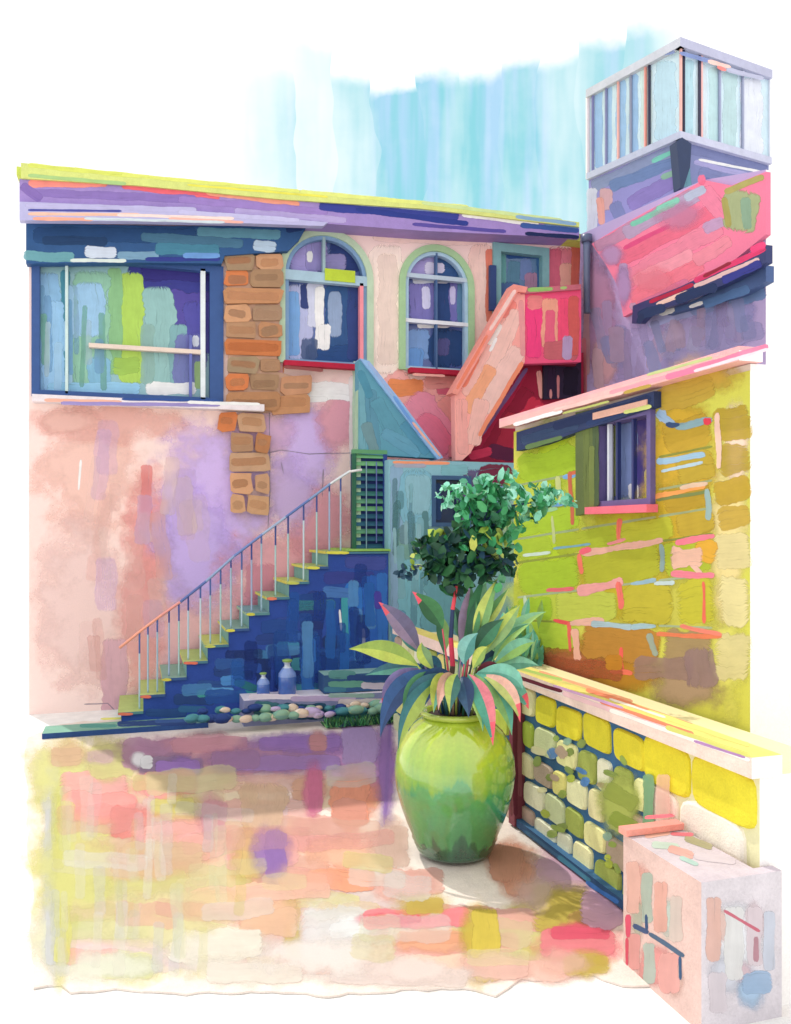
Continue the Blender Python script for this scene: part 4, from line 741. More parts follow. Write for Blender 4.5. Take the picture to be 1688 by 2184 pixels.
m.rect(ap, 1400, 830, 1525, 885, '#cfae46', .7, -.28); m.rect(ap, 1090, 1390, 1330, 1430, '#b5603f', .6, .1); m.rect(ap, 1290, 1395, 1330, 1430, '#c98a2a', .8)
m.rect(ap, 1350, 1400, 1480, 1450, '#a98c86', .6); m.rect(ap, 1460, 1380, 1530, 1470, '#a88c90', .55)
m.build('wall', PLASTER, an, .96)
m = MB(); m.box(AX - .10, AX + .06, AY0 - .03, AY1 + .1, AZ + .044, AZ + .10, hx('#f0b7b4'), top=hx('#e9c9c2'), front=hx('#fbf9f7')); cpx = ('X', AX - .10)
m.prism([(AX - .10, AY0 - .03, AZ + .10), (AX - .10, AY1 + .1, AZ + .10), (AX - .10, AY1 + .1, AZ + .125), (AX - .10, AY0 - .03, AZ + .125)], (.15, 0, 0), hx('#f2b0b4'))
for q in ((1095, 906, 1200, 876, 9, '#ffffff'), (1180, 876, 1330, 836, 9, '#f3c7c0'), (1300, 838, 1440, 798, 9, '#f3a3b0'), (1420, 806, 1640, 738, 14, '#f57da0'), (1480, 792, 1640, 744, 7, '#fbd9e2'), (1380, 800, 1520, 762, 7, '#c9cf8e'), (1330, 838, 1390, 822, 8, '#c0a24a'), (1200, 882, 1300, 856, 5, '#b7bd6a')): m.S(cpx, *q)
m.build('coping', STONE, an)
m = MB(); bp = ('X', AX - .06); m.prism(outl(bp, [(1102, 922), (1395, 834), (1395, 868), (1300, 900), (1240, 918), (1160, 948), (1102, 962)]), (.057, 0, 0), hx('#2b3a62'))  # navy strip paints the shade under the coping as solid colour
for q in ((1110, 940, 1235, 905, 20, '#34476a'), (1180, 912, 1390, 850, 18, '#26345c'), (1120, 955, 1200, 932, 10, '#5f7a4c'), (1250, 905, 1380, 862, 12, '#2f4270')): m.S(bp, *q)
m.build('eave_shade_strip', WOOD, an)
m = MB(); fp = AX - .04
def xr_(y0, y1, z0, z1): return [Vector((fp, y0, z0)), Vector((fp, y1, z0)), Vector((fp, y1, z1)), Vector((fp, y0, z1))]
m.prism(xr_(WA[0] - .02, WA[1] + .02, WA[2] - .02, WA[3] + .02), (.12, 0, 0), hx('#6a5f92'), None, [xr_(WA[0] + .025, WA[1] - .02, WA[2] + .02, WA[3] - .02)])
wn = m.build('window', WOOD, an)
m = MB(); m.box(AX + .10, AX + .16, WA[0], WA[1], WA[2], WA[3], hx('#6c84b4')); gp = ('X', AX + .10)
for r_ in ((1288, 905, 1302, 1070, '#2f3a70', .95), (1305, 905, 1325, 1060, '#b3c06c', .9), (1322, 900, 1360, 1060, '#7a8cbc', .95), (1358, 890, 1395, 1065, '#4b3f8c', .9), (1340, 1030, 1362, 1066, '#f0eef6', .9), (1375, 1000, 1390, 1065, '#c5c08a', .7)): m.rect(gp, *r_)
m.build('pane', GLASS, wn)
for k, (x, c) in enumerate(((1300, '#dfe3ee'), (1318, '#2d3a6c'), (1352, '#323a72'))):
    m = MB(); yy = aY(x); m.box(AX - .01, AX + .02, yy - .012, yy + .012, WA[2], WA[3], hx(c)); m.build('bar', METAL, wn)
m = MB(); y0, y1 = aY(1286), aY(1240); m.prism([(AX - .05, y0, aZ(1286, 1090)), (AX - .05, y1, aZ(1240, 1100)), (AX - .05, y1, aZ(1240, 880)), (AX - .05, y0, aZ(1286, 872))], (.045, 0, 0), hx('#5c6b3c'))
for q in ((1250, 890, 1252, 1090, 14, '#66753f'), (1270, 890, 1272, 1080, 14, '#4f6040'), (1262, 950, 1262, 1085, 12, '#748246')): m.S(('X', AX - .05), *q)
m.build('shutter', WOOD, wn)
m = MB(); m.box(AX - .09, AX - .003, WA[0] - .05, WA[1] + .10, WA[2] - .075, WA[2] - .022, hx('#ef7486')); m.build('sill', STONE, wn)
m = MB(); m.box(AX - .07, AX - .003, WA[0] - .02, WA[1] + .02, WA[3] + .025, WA[3] + .075, hx('#dfae9c')); m.S(('X', AX - .07), 1330, 880, 1390, 866, 9, '#c9cf7c'); m.build('lintel', STONE, wn)

# ------------------------------------------------------------------ lavender building with glazed roof room
lb = thing('lavender_building', (7.5, 9.0, 0), 'tall lavender and pink building with glazed roof room at upper right', 'building')
UX = 6.0; up = ('X', UX); YB0, YB1 = on(up, 1634, 800).y, 10.69
m = MB()
m.prism([(UX, YB0, 2.6), (UX, YB1, 2.6)] + outl(up, [(1238, 548), (1238, 500), (1345, 452), (1500, 384), (1634, 362)]), (.3, 0, 0), hx('#b2a0cc'), hx('#fbf9f7'))
m.box(UX + .3, 9.0, YB0 + .004, YB0 + .25, 2.6, 5.75, hx('#fbf9f7')); m.box(UX + .01, 9.0, YB0 + .01, YB1, 2.4, 2.6, hx('#b2a0cc'), front=hx('#fbf9f7')); m.box(UX + .02, UX + .3, AY1, YB1, 0, 2.4, hx('#b2a0cc'))
for x, y, rx, ry, c, a in ((1280, 700, 50, 150, '#b58fb8', .9), (1400, 760, 160, 90, '#a99ccb', .95), (1540, 690, 90, 90, '#9f9cd0', .95), (1270, 620, 50, 110, '#c391b4', .9), (1290, 770, 40, 80, '#d9a9b0', .8), (1500, 720, 120, 60, '#b3a5d2', .8)): m.blot(up, x, y, rx, ry, c, a)
for q in ((1250, 560, 1252, 800, 14, '#d6a5ac'), (1275, 740, 1278, 830, 24, '#d2aebb'), (1295, 640, 1297, 760, 20, '#b39cc6'), (1330, 700, 1335, 800, 30, '#a898c8'), (1380, 690, 1480, 660, 26, '#a8aedb'), (1470, 660, 1630, 610, 40, '#8795c4'), (1420, 770, 1630, 700, 40, '#a79fd0'), (1540, 640, 1635, 620, 40, '#6f8cbc'), (1246, 720, 1248, 850, 10, '#f2929c')): m.S(up, *q, .75)
m.scatter(up, [(1260, 640), (1340, 690), (1620, 600), (1620, 730), (1320, 830), (1260, 850)], ['#a79ccc', '#b7a6cf', '#9aa2d2', '#c2a9c6', '#b9b4dc'], 26, (50, 120, 14, 34), (.25, .6), math.pi / 2, .3)
m.build('wall', PLASTER, lb)
# pink balcony front with its underside shade painted as dark strips
m = MB(); bpx = ('X', UX - .06)
bo = [(1262, 520), (1345, 470), (1440, 418), (1500, 384), (1560, 396), (1634, 366), (1634, 500), (1560, 560), (1450, 620), (1345, 668), (1330, 676), (1318, 610), (1290, 560)]
m.prism(outl(bpx, bo), (.058, 0, 0), hx('#ee7f9f'))
for q in ((1270, 530, 1480, 410, 26, '#c58fb0'), (1330, 500, 1510, 405, 30, '#b9a0c4'), (1310, 560, 1540, 440, 34, '#f0728f'), (1330, 600, 1540, 480, 40, '#ef8aa6'), (1345, 640, 1500, 560, 40, '#f57d92'), (1350, 600, 1480, 540, 26, '#f49aab'), (1360, 655, 1470, 600, 20, '#e27aa0'), (1480, 560, 1560, 510, 30, '#f091a4'), (1500, 400, 1550, 470, 40, '#ee86a6'), (1330, 530, 1430, 480, 10, '#e44f86'), (1500, 490, 1545, 470, 24, '#c59fc6'),
          (1345, 480, 1440, 434, 12, '#7fd0b8'), (1400, 448, 1450, 424, 14, '#86d6bc'), (1460, 425, 1505, 400, 20, '#b9c3dd'), (1330, 560, 1332, 640, 20, '#b59ac2'), (1350, 645, 1352, 662, 20, '#c59ab8')): m.S(bpx, *q, .9)
m.rect(bpx, 1550, 405, 1630, 495, '#a3ad82', .97, -.2); m.S(bpx, 1545, 410, 1630, 376, 14, '#b0a862'); m.S(bpx, 1545, 420, 1555, 485, 14, '#a8a25a'); m.S(bpx, 1590, 420, 1595, 490, 22, '#93b39a', .8)
m.rect(bpx, 1488, 372, 1506, 395, '#ef6f92', .9)
m.blot(bpx, 1330, 610, 26, 60, '#b592c2', .9); m.blot(bpx, 1305, 545, 36, 34, '#bd97c4', .85); m.blot(bpx, 1400, 600, 60, 40, '#f58ea2', .6); m.blot(bpx, 1450, 460, 70, 40, '#d38fb4', .6)
bl_ = m.build('balcony_front', PLASTER, lb, .95)
m = MB(); gp2 = ('X', UX - .22)
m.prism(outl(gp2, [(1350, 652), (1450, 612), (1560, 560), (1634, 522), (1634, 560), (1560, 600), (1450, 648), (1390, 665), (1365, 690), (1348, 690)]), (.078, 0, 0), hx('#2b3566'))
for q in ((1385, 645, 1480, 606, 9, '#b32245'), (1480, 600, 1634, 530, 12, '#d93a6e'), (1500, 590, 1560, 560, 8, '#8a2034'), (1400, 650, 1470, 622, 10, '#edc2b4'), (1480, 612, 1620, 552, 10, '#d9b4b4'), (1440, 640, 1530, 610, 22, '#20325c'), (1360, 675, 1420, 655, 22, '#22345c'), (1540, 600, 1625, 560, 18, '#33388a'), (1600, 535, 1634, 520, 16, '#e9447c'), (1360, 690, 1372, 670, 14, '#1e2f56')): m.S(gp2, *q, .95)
m.build('gutter', METAL, bl_)
m = MB(); so_ = ('X', UX - .10)  # solid blue strip in place of the shadow gap below the balcony
m.prism(outl(so_, [(1420, 655), (1634, 566), (1634, 600), (1580, 630), (1500, 650), (1420, 672)]), (.097, 0, 0), hx('#4d6494'))
for q in ((1405, 668, 1440, 660, 14, '#ffffff'), (1470, 655, 1500, 645, 9, '#f6f6fb'), (1500, 650, 1600, 615, 20, '#5577a6')): m.S(so_, *q)
m.build('balcony_shade_strip', WOOD, bl_)
# upper storey
zb, ztp = 7.1, 8.27
def onz(x, y, z): return on(('Z', z), x, y)
Lb, Ab, Rb = onz(1256, 382, zb), onz(1450, 297, zb), onz(1640, 350, zb)
m = MB()
Bk = Lb + (Rb - Ab)
base = [Lb, Ab, Rb, Bk]
lo_ = m.pts([(v.x, v.y, 5.0) for v in base]); hi_ = m.pts(base)
for a in range(4): m.face([lo_[a], lo_[(a + 1) % 4], hi_[(a + 1) % 4], hi_[a]], hx('#8f8cc4') if a == 0 else hx('#7f86b2'))
m.face(hi_, hx('#c9c9d8')); m.face(lo_[::-1], hx('#8f8cc4'))
n1 = (Ab - Lb).cross(Vector((0, 0, 1))).normalized(); n1 = n1 if n1.dot(CAM - Ab) > 0 else -n1
n2 = (Rb - Ab).cross(Vector((0, 0, 1))).normalized(); n2 = n2 if n2.dot(CAM - Ab) > 0 else -n2
f1, f2 = ('P', Ab, n1), ('P', Ab, n2)
for q in ((1262, 400, 1440, 318, 26, '#8f9cc2'), (1300, 400, 1440, 345, 26, '#6f86b4'), (1290, 450, 1292, 400, 30, '#d3a9b0'), (1262, 500, 1264, 400, 24, '#cfd0e2'), (1310, 430, 1330, 480, 30, '#7f86b8'), (1340, 440, 1440, 380, 34, '#8f80c4'), (1350, 470, 1400, 450, 30, '#9184c8'), (1390, 345, 1440, 322, 10, '#7fd0c0'), (1410, 380, 1445, 365, 12, '#8fb9a4'), (1280, 420, 1284, 480, 16, '#e9a59c')): m.S(f1, *q, .85)
for q in ((1470, 318, 1636, 358, 20, '#7b83b0'), (1480, 345, 1636, 385, 12, '#a9a6d6'), (1490, 365, 1600, 400, 24, '#8289b8'), (1490, 340, 1630, 368, 6, '#f4f4fa'), (1462, 330, 1466, 400, 20, '#6b9cae'), (1500, 385, 1560, 395, 14, '#6f79ae')): m.S(f2, *q, .85)
m.build('upper_storey', PLASTER, lb)
m = MB(); pc = at(1458, 350, (Ab - CAM).dot(Vector((ST, CT, 0))) - .12)  # dark navy wedge at the upper storey's corner
m.prism([pc + Vector((-.10, 0, .27)), pc + Vector((-.02, 0, .33)), pc + Vector((.12, 0, .27)), pc + Vector((.10, 0, -.02)), pc + Vector((0, 0, -.3)), pc + Vector((-.04, 0, -.3))], (0, .14, 0), hx('#27375a')); m.build('corner_wedge', METAL, lb)
# glazed room
gz = bpy.data.objects.new('x', None); bpy.data.objects.remove(gz)
m = MB(); top = [Vector((v.x, v.y, ztp)) for v in base]
ins = .03; lo2 = m.pts([Vector((v.x, v.y, zb + .05)) for v in base]); hi2 = m.pts(top)
for a in range(4): m.face([lo2[a], lo2[(a + 1) % 4], hi2[(a + 1) % 4], hi2[a]], hx('#c6dde8'))
for k in range(9):
    t0 = (k + .5) / 9; 
gl = [(1268, 1286), (1292, 1306), (1314, 1336), (1342, 1362), (1366, 1392), (1396, 1444)]
for a, b in gl:
    x = (a + b) / 2; tt = (x - 1256) / 194; yt, yb = 192 - 80 * tt, 372 - 78 * tt; m.S(f1, x, yt + 4, x, yb - 4, b - a, random.choice(['#a9cdec', '#bcdcec', '#c9e2ea', '#9fc4ea', '#d3e6e4']), .9)
for a, b in ((1456, 1480), (1484, 1508), (1512, 1536), (1542, 1572), (1580, 1628)):
    x = (a + b) / 2; tt = (x - 1450) / 190; yt, yb = 118 + 52 * tt, 300 + 48 * tt; m.S(f2, x, yt + 4, x, yb - 4, b - a, random.choice(['#b3d6e4', '#bfdde2', '#cfe6e2', '#d6e4ee']) if x < 1560 else '#dde3ee', .9)
m.face(hi2, hx('#d5dbe6'))
gr = m.build('roof_room', GLASS, lb)
def post(base_, name, c, r=.02, z0=zb, z1=ztp):
    mm = MB(); mm.box(base_.x - r, base_.x + r, base_.y - r, base_.y + r, z0, z1, hx(c)); mm.build(name, METAL, gr)
for tt, c in ((0.0, '#e9dfe6'), (.06, '#7f7fae'), (.22, '#8488b0'), (.36, '#ecb0a6'), (.50, '#8f96ae'), (.66, '#ea9c92'), (.70, '#2b2c48')): post(Lb + (Ab - Lb) * tt + n1 * .02, 'mullion', c, .013 if tt else .02)
for tt, c in ((.0, '#e9b3ac'), (.03, '#2b2a44'), (.20, '#3a3550'), (.22, '#efb6b2'), (.42, '#9aa2c0'), (.68, '#9aa0bc'), (1.0, '#e6e8f2')): post(Ab + (Rb - Ab) * tt + n2 * .02, 'mullion', c, .013)
m = MB(); rr_ = [Lb, Ab, Rb]
def beam(a, b, nrm, z0, z1, c, ext=.06):
    P = [a + nrm * ext, b + nrm * ext]; i = [Vector((P[0].x, P[0].y, z0)), Vector((P[1].x, P[1].y, z0)), Vector((P[1].x, P[1].y, z1)), Vector((P[0].x, P[0].y, z1))]; m.prism(i, -nrm * (ext + .03), hx(c))
beam(Lb, Ab + n2 * .06, n1, ztp - .05, ztp + .06, '#c6c9d6'); beam(Ab + n1 * .06, Rb, n2, ztp - .05, ztp + .063, '#b4b6cf')
f1b, f2b = ('P', Ab + n1 * .06, n1), ('P', Ab + n2 * .06, n2)
for q in ((1280, 182, 1370, 130, 8, '#d5d3dc'), (1390, 118, 1440, 110, 9, '#8190c2')): m.S(f1b, *q)
for q in ((1450, 112, 1520, 132, 9, '#7f8fc2'), (1510, 130, 1560, 144, 9, '#f2ccc2'), (1530, 142, 1550, 150, 8, '#f48a86'), (1550, 148, 1630, 168, 10, '#b7b9d2')): m.S(f2b, *q)
m.build('roof_beam', WOOD, gr)
m = MB(); beam(Lb, Ab + n2 * .05, n1, zb - .02, zb + .07, '#b9bfd6', .05); beam(Ab + n1 * .05, Rb, n2, zb - .02, zb + .072, '#c3c6dc', .05); m.build('base_rail', WOOD, gr)
# downpipe in the corner
m = MB(); d0 = on(('X', UX - .09), 1252, 520); m.tube([(d0.x, d0.y, on(('X', UX - .09), 1252, 668).z), (d0.x, d0.y, d0.z - .1), (d0.x, d0.y, d0.z + .02)], [.045, .048, .055], hx('#66708e'), 12)
m.tube([(d0.x, d0.y, d0.z + .02), (d0.x, d0.y, d0.z + .12)], [.075, .075], hx('#56607e'), 12); m.build('downpipe', METAL, lb)

# ------------------------------------------------------------------ the green jar
JC = at(970, 1130, 5.6); JC.z = .032
gl_m, t, b = newmat('green_drip_glaze')
tc = t.new('ShaderNodeTexCoord').outputs['Object']; s_ = t.new('ShaderNodeSeparateXYZ'); t.l.new(tc, s_.inputs[0])
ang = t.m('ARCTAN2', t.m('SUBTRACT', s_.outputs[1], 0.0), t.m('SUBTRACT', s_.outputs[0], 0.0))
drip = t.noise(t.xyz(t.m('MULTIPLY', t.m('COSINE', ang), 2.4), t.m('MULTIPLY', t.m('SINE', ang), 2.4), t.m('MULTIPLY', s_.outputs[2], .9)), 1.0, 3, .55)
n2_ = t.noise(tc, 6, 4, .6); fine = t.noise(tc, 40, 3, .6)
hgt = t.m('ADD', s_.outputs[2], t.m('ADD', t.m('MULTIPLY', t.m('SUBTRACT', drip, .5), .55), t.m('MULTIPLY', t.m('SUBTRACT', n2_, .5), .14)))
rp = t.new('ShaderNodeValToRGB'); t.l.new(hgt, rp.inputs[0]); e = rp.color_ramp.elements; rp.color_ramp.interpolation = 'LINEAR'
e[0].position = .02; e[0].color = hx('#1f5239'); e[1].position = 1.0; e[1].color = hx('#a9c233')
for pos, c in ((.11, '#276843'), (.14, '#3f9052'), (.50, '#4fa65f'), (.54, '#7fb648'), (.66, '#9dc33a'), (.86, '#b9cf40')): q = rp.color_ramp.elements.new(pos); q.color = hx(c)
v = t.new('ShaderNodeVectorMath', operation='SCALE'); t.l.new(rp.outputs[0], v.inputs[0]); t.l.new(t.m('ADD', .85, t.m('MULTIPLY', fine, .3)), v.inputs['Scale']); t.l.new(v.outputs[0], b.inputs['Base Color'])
b.inputs['Coat IOR'].default_value = 1.9; b.inputs['Roughness'].default_value = .16; b.inputs['Coat Weight'].default_value = .8; b.inputs['Coat Roughness'].default_value = .06
bp_ = t.new('ShaderNodeBump'); bp_.inputs['Strength'].default_value = .18; bp_.inputs['Distance'].default_value = .02; t.l.new(t.m('ADD', drip, n2_), bp_.inputs['Height']); t.l.new(bp_.outputs[0], b.inputs['Normal'])
jar = thing('glazed_jar', JC, 'large round green glazed jar standing on the paving', 'jar')
m = MB()
prof = [(.225, 0), (.25, .012), (.262, .035), (.258, .05), (.275, .065), (.272, .08), (.29, .10), (.288, .115), (.325, .20), (.365, .31), (.395, .43), (.408, .54), (.400, .64), (.375, .73), (.325, .81), (.27, .865), (.225, .895), (.205, .91)]
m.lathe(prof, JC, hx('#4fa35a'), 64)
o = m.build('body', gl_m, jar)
for v_ in o.data.vertices: v_.co -= JC
o.location = (0, 0, 0)
m = MB(); m.lathe([(.200, .905), (.225, .915), (.238, .93), (.236, .945), (.215, .952), (.19, .945), (.185, .90)], JC, hx('#a9bd4a'), 48); m.build('rim', GLZ, jar)
m = MB(); m.lathe([(.05, .905), (.19, .91), (.188, .918), (.02, .935)], JC, hx('#3a2a2c'), 24); m.build('soil', STONE, jar)

# ------------------------------------------------------------------ plants in the jar
def leafmesh(m, P0, P1, bend, wid, c1, c2, tip=None, n=9):
    P0, P1 = Vector(P0), Vector(P1); mid = (P0 + P1) / 2 + Vector(bend); L_, M_, R_ = [], [], []
    d = (P1 - P0); view = (CAM - mid).normalized()
    side0 = d.cross(view).normalized(); tw = U(-.5, .5)
    for k in range(n + 1):
        s = k / n; p = P0 * (1 - s) ** 2 + mid * 2 * s * (1 - s) + P1 * s * s
        tn = ((mid - P0) * (1 - s) + (P1 - mid) * s).normalized(); sd = tn.cross(view).normalized(); nn = sd.cross(tn); sd = (sd + nn * tw).normalized(); nn = sd.cross(tn)
        wv = wid * (math.sin(math.pi * min(1, s ** .9)) ** 1.15 * .93 + .07 * (1 - s)) if s < 1 else .001
        L_.append(p - sd * wv + nn * wv * .25); M_.append(p); R_.append(p + sd * wv + nn * wv * .25)
    l, c, r = m.pts(L_), m.pts(M_), m.pts(R_)
    for k in range(n):
        ca, cb = (vary(hx(c1), .06), vary(hx(c2), .06))
        if tip and k >= n - 3: ca = hx(tip)
        if tip and k == n - 1: cb = hx(tip)
        m.face([l[k], c[k], c[k + 1], l[k + 1]], ca, 0, None, True); m.face([c[k], r[k], r[k + 1], c[k + 1]], cb, 0, None, True)
D0 = 5.6
bp_t = thing('broadleaf_plant', JC + Vector((0, 0, .93)), 'broad-leaved plant with red-tipped long leaves spilling over the green jar', 'plant')
LV = [ # base px, tip px, bend px(up), width px, colour, second, tip colour, depth of the tip relative to the jar
 (925, 1440, 745, 1384, -10, 21, '#b9c75a', '#8fa84e', None, -.1), (915, 1425, 808, 1284, 6, 22, '#93809a', '#6f6886', '#e0606c', .1), (965, 1380, 880, 1262, 0, 20, '#2f5f3e', '#3f7a4a', '#f05a70', 0),
 (930, 1450, 900, 1370, 0, 14, '#b9c95c', '#7fa070', None, -.1), (1000, 1440, 1062, 1232, 0, 17, '#c3d06a', '#7fae6a', None, .1), (1010, 1440, 1110, 1290, 8, 17, '#b5c860', '#8fb070', None, 0), (990, 1430, 1035, 1225, 0, 20, '#3a7a50', '#6fa07a', None, .15), (980, 1430, 1005, 1245, 0, 18, '#a892b4', '#5f9a78', None, .2),
 (1020, 1450, 1165, 1305, 22, 15, '#8fc79a', '#a9d27c', None, .15), (1020, 1450, 1140, 1370, 25, 16, '#7fc4a8', '#98c86c', None, .1), (990, 1430, 1075, 1320, 6, 18, '#2c5a44', '#3f7f5c', None, .0), (985, 1440, 1020, 1350, 0, 18, '#7fb8b0', '#4f8f88', None, -.1), (1000, 1455, 1040, 1380, 0, 13, '#c0cc62', '#8fb05c', None, -.15),
 (930, 1440, 812, 1572, -95, 20, '#2c4470', '#33588c', None, -.15), (940, 1445, 872, 1560, -60, 20, '#2f4a6c', '#3f6f7c', None, -.28), (920, 1440, 815, 1500, -60, 18, '#5fa89c', '#8f82b8', '#f0565e', -.05), (945, 1450, 850, 1600, -70, 19, '#9fb65a', '#3f7a84', None, -.36), (950, 1450, 925, 1520, -50, 15, '#6fb8a0', '#b7c95e', None, -.3),
 (965, 1455, 935, 1515, -60, 12, '#e3b3a4', '#c9a08c', None, -.34), (1010, 1455, 1128, 1512, -50, 20, '#74bfa8', '#5aa693', '#f4606e', -.1), (1015, 1460, 1092, 1568, -60, 18, '#5fae98', '#86b870', None, -.25), (1000, 1465, 1052, 1590, -55, 17, '#e2808a', '#4f9a84', '#ee6274', -.36), (1020, 1455, 1115, 1470, -45, 19, '#7fc4ae', '#62a894', None, -.2), (1030, 1460, 1110, 1540, -60, 15, '#e6b4a2', '#b6c070', '#f06a78', -.28),
 (985, 1455, 1000, 1530, -40, 17, '#2f4468', '#3a5a78', None, -.3), (1005, 1450, 1070, 1460, -30, 18, '#6a2c3c', '#5c3a50', None, -.1), (970, 1455, 900, 1470, -40, 20, '#2c3e68', '#35527c', None, -.15), (960, 1450, 890, 1430, -22, 18, '#30486e', '#2b6078', None, .1), (1010, 1450, 1060, 1400, 4, 20, '#2f4c72', '#3c7a7c', None, .15), (1000, 1460, 1030, 1560, -50, 14, '#4f9f88', '#9fc46c', None, -.33),
 (940, 1450, 860, 1520, -70, 15, '#8fb45c', '#5f9a70', None, -.2), (975, 1460, 960, 1520, -40, 14, '#3f6f68', '#b2c462', None, -.34),
 (950, 1420, 930, 1300, 0, 14, '#33684a', '#7fa860', None, .15), (1000, 1400, 1085, 1255, 4, 13, '#6fa468', '#c3d070', None, .2), (985, 1400, 965, 1290, 0, 14, '#5f9a78', '#33584a', None, .25), (1010, 1420, 1130, 1330, 10, 12, '#7fc0a0', '#4f8f70', None, .1), (930, 1430, 850, 1340, 4, 12, '#4f8f88', '#9fb85a', None, .2), (1000, 1420, 1015, 1280, 0, 15, '#2a5a40', '#4f8a58', None, .12), (940, 1430, 780, 1440, -8, 13, '#5f9f90', '#3f6f7c', None, .1), (1020, 1440, 1150, 1420, 12, 14, '#86c8ae', '#5f9f88', None, .1)]
for (x0, y0, x1, y1, bd, wd, c1, c2, tp, dd) in LV:
    m = MB(); k_ = D0 / F
    if bd >= -30 or y1 < y0:                    # upright blade on a stalk
        f = U(.12, .30); xb, yb = x0 + (x1 - x0) * f, y0 + (y1 - y0) * f - 10
        S0 = at(970 + (x0 - 970) * .55, 1525, D0 + dd * .2); P0 = at(xb, yb, D0 + dd * .6); P1 = at(x1, y1, D0 + dd)
        m.tube([S0, (S0 + P0) / 2 + Vector((0, 0, .03)), P0], [.009, .008, .005], hx(random.choice([c1, c2, '#7f9a50', '#c24a5c'])), 5)
        leafmesh(m, P0, P1, (U(-.05, .05), U(-.05, .05), abs(bd) * k_ + U(.0, .05)), wd * k_ * 1.12, c1, c2, tp, 12)
    else:                                        # blade arching over the rim
        S0 = at(970 + (x0 - 970) * .6, 1525, D0 + dd * .2); P0 = at(x0, min(y0, 1445) + U(-14, 8), D0 + dd * .45); P1 = at(x1, y1, D0 + dd)
        m.tube([S0, P0], [.009, .006], hx(c2), 5)
        leafmesh(m, P0, P1, ((P1.x - P0.x) * .35, (P1.y - P0.y) * .3, -bd * k_ * .55), wd * k_ * 1.18, c1, c2, tp, 12)
    m.build('leaf', LEAF, bp_t)
sh = thing('potted_shrub', JC + Vector((0, 0, .92)), 'slender shrub with dark and mint green leaf crowns growing from the green jar', 'shrub')
m = MB(); D1 = D0 + .05
tr = [(962, 1535), (960, 1480), (966, 1420), (962, 1360), (966, 1300), (974, 1250)]
m.tube([at(x, y, D1) for x, y in tr], [.026, .022, .019, .017, .015, .012], [hx('#4a3f3e'), hx('#5a4a42'), hx('#d2405a'), hx('#2f3f62'), hx('#e2505e')], 8)
for br in ([(970, 1275), (1000, 1235), (1015, 1190), (1030, 1120), (1045, 1070)], [(974, 1255), (968, 1210), (955, 1180)], [(1015, 1190), (1050, 1185), (1075, 1160)], [(1035, 1110), (1080, 1080), (1150, 1070)], [(974, 1250), (930, 1215), (890, 1205)], [(1030, 1120), (1000, 1080), (970, 1060)]):
    m.tube([at(x, y, D1 + U(-.03, .03)) for x, y in br], [.010] + [.007] * (len(br) - 2) + [.004], hx('#33406a'), 6)
m.build('trunk', WOOD, sh)
def crown(clumps, name='crown'):
    m = MB()
    for (x, y, rx, ry, n, cols, sz) in clumps:
        for _ in range(int(n * .72)):
            a = U(0, 6.283); rr = math.sqrt(R()); px_, py_ = x + rx * rr * math.cos(a), y + ry * rr * math.sin(a); d = D1 + U(-1, 1) * rx * .8 * D0 / F * math.sqrt(max(.05, 1 - rr * rr))
            c = at(px_, py_, d); n_ = Vector((U(-1, 1), U(-1.2, .4), U(-.3, 1))).normalized(); u_ = n_.cross(Vector((U(-1, 1), U(-1, 1), U(-1, 1)))).normalized(); v_ = n_.cross(u_); s_ = U(*sz) * 1.15 * D0 / F
            i = m.pts([c + u_ * s_ * 1.25, c + u_ * s_ * .5 + v_ * s_ * .62, c - u_ * s_ * .5 + v_ * s_ * .6, c - u_ * s_ * 1.1, c - u_ * s_ * .5 - v_ * s_ * .6, c + u_ * s_ * .5 - v_ * s_ * .62]); m.face(i, vary(hx(random.choice(cols)), .12))
    m.build(name, LEAF, sh)
DG = ['#1f4a34', '#27583a', '#1b3f3a', '#2f6a40', '#2a5f36', '#24455a']; MG = ['#3f9a64', '#4faa72', '#2f8052', '#57b07c', '#3a8f58']; MT = ['#7fceae', '#8fd8bc', '#6fc0a0', '#a3e0c8', '#5fb090']; YG = ['#b7cf5a', '#a3c04a', '#c9d66e']
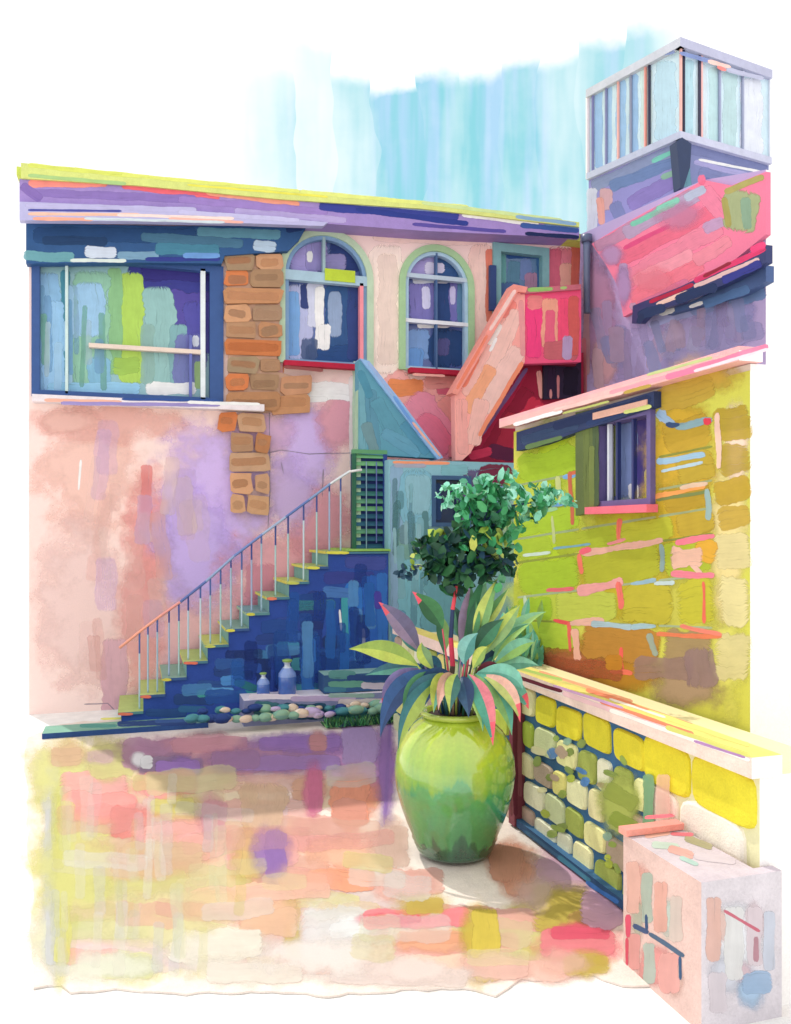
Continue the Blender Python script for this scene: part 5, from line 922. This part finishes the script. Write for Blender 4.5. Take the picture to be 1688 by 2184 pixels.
crown([(1000, 1128, 30, 20, 26, DG + MG, (8, 14)), (1045, 1130, 35, 22, 36, MG + DG, (8, 14)), (975, 1245, 34, 34, 46, DG + ['#3f7a50'], (9, 15)), (1060, 1225, 34, 28, 30, DG + MG, (8, 14)), (900, 1160, 20, 20, 20, DG, (7, 12)), (925, 1180, 40, 34, 90, DG, (9, 15)), (965, 1170, 50, 40, 110, DG, (9, 16)), (1045, 1190, 50, 36, 110, DG, (9, 15)), (1000, 1150, 60, 28, 80, DG + MG, (9, 15)), (950, 1215, 50, 24, 70, DG, (10, 16)), (1040, 1165, 55, 40, 26, MG + YG, (9, 15)), (870, 1220, 24, 16, 34, ['#24455a', '#22405a', '#2c5a4c'], (5, 9)), (930, 1200, 60, 30, 14, YG, (5, 9)), (1085, 1180, 24, 40, 30, MG + MT, (8, 13)), (1100, 1215, 14, 18, 12, ['#24355a', '#2c5a4c'], (5, 8)), (990, 1215, 26, 20, 40, DG, (8, 14)), (935, 1150, 14, 14, 8, YG, (9, 15)), (1072, 1150, 16, 16, 8, YG, (9, 15))])
crown([(1040, 1080, 50, 42, 150, MG + ['#2a6a48'], (8, 14)), (1010, 1050, 55, 28, 60, MG + MT, (8, 13)), (1065, 1040, 36, 28, 55, MT + MG, (8, 13)), (965, 1050, 34, 20, 36, MT, (7, 11)), (1000, 1090, 30, 24, 40, MG, (8, 13)), (1120, 1062, 62, 30, 110, MT + MG, (7, 12)), (1130, 1090, 36, 24, 60, ['#5f9a6a', '#7fb078', '#4f8f5c'] + MT, (7, 11)), (1180, 1064, 44, 18, 70, MT, (5, 9)), (1215, 1070, 16, 10, 18, MT, (4, 8)), (1045, 1110, 34, 22, 30, ['#24456a', '#2a3f62', '#2f6a50'], (7, 11)), (1080, 1120, 40, 26, 26, MG, (9, 14)), (1090, 1010, 12, 10, 8, MT, (6, 10)), (1040, 1015, 20, 8, 10, MT, (6, 9)), (950, 1075, 14, 10, 10, MT, (6, 10)), (1150, 1040, 34, 12, 16, MT, (6, 10)), (1010, 1020, 30, 10, 12, MT, (6, 10))])

# mint shrub beyond the jar, on the bed behind the low wall
ms = thing('leafy_bush', at(1110, 1420, 7.0), 'mint green bush behind the jar at the far end of the rubble wall', 'bush')
m = MB(); bb = at(1110, 1425, 7.0)
for k in range(60):
    x, y = U(1050, 1150), U(1300, 1420); leafmesh(m, at(x - U(-10, 10), min(1440, y + 40), 7.0 + U(-.2, .2)), at(x + U(-30, 40), y - U(0, 30), 7.0 + U(-.25, .25)), (0, 0, .04), U(.02, .045), random.choice(['#7fcbb0', '#62b39a', '#9fd0a0', '#a9c870', '#4f9a98', '#8fc4b8']), random.choice(['#6fbf9f', '#5aa48c', '#98c276']), None, 5)
m.build('foliage', LEAF, ms)
m = MB(); m.tube([Vector((bb.x, bb.y, .3)), bb, at(1105, 1370, 7.0)], [.03, .02, .012], hx('#5c4a48'), 6); m.build('stem', WOOD, ms)
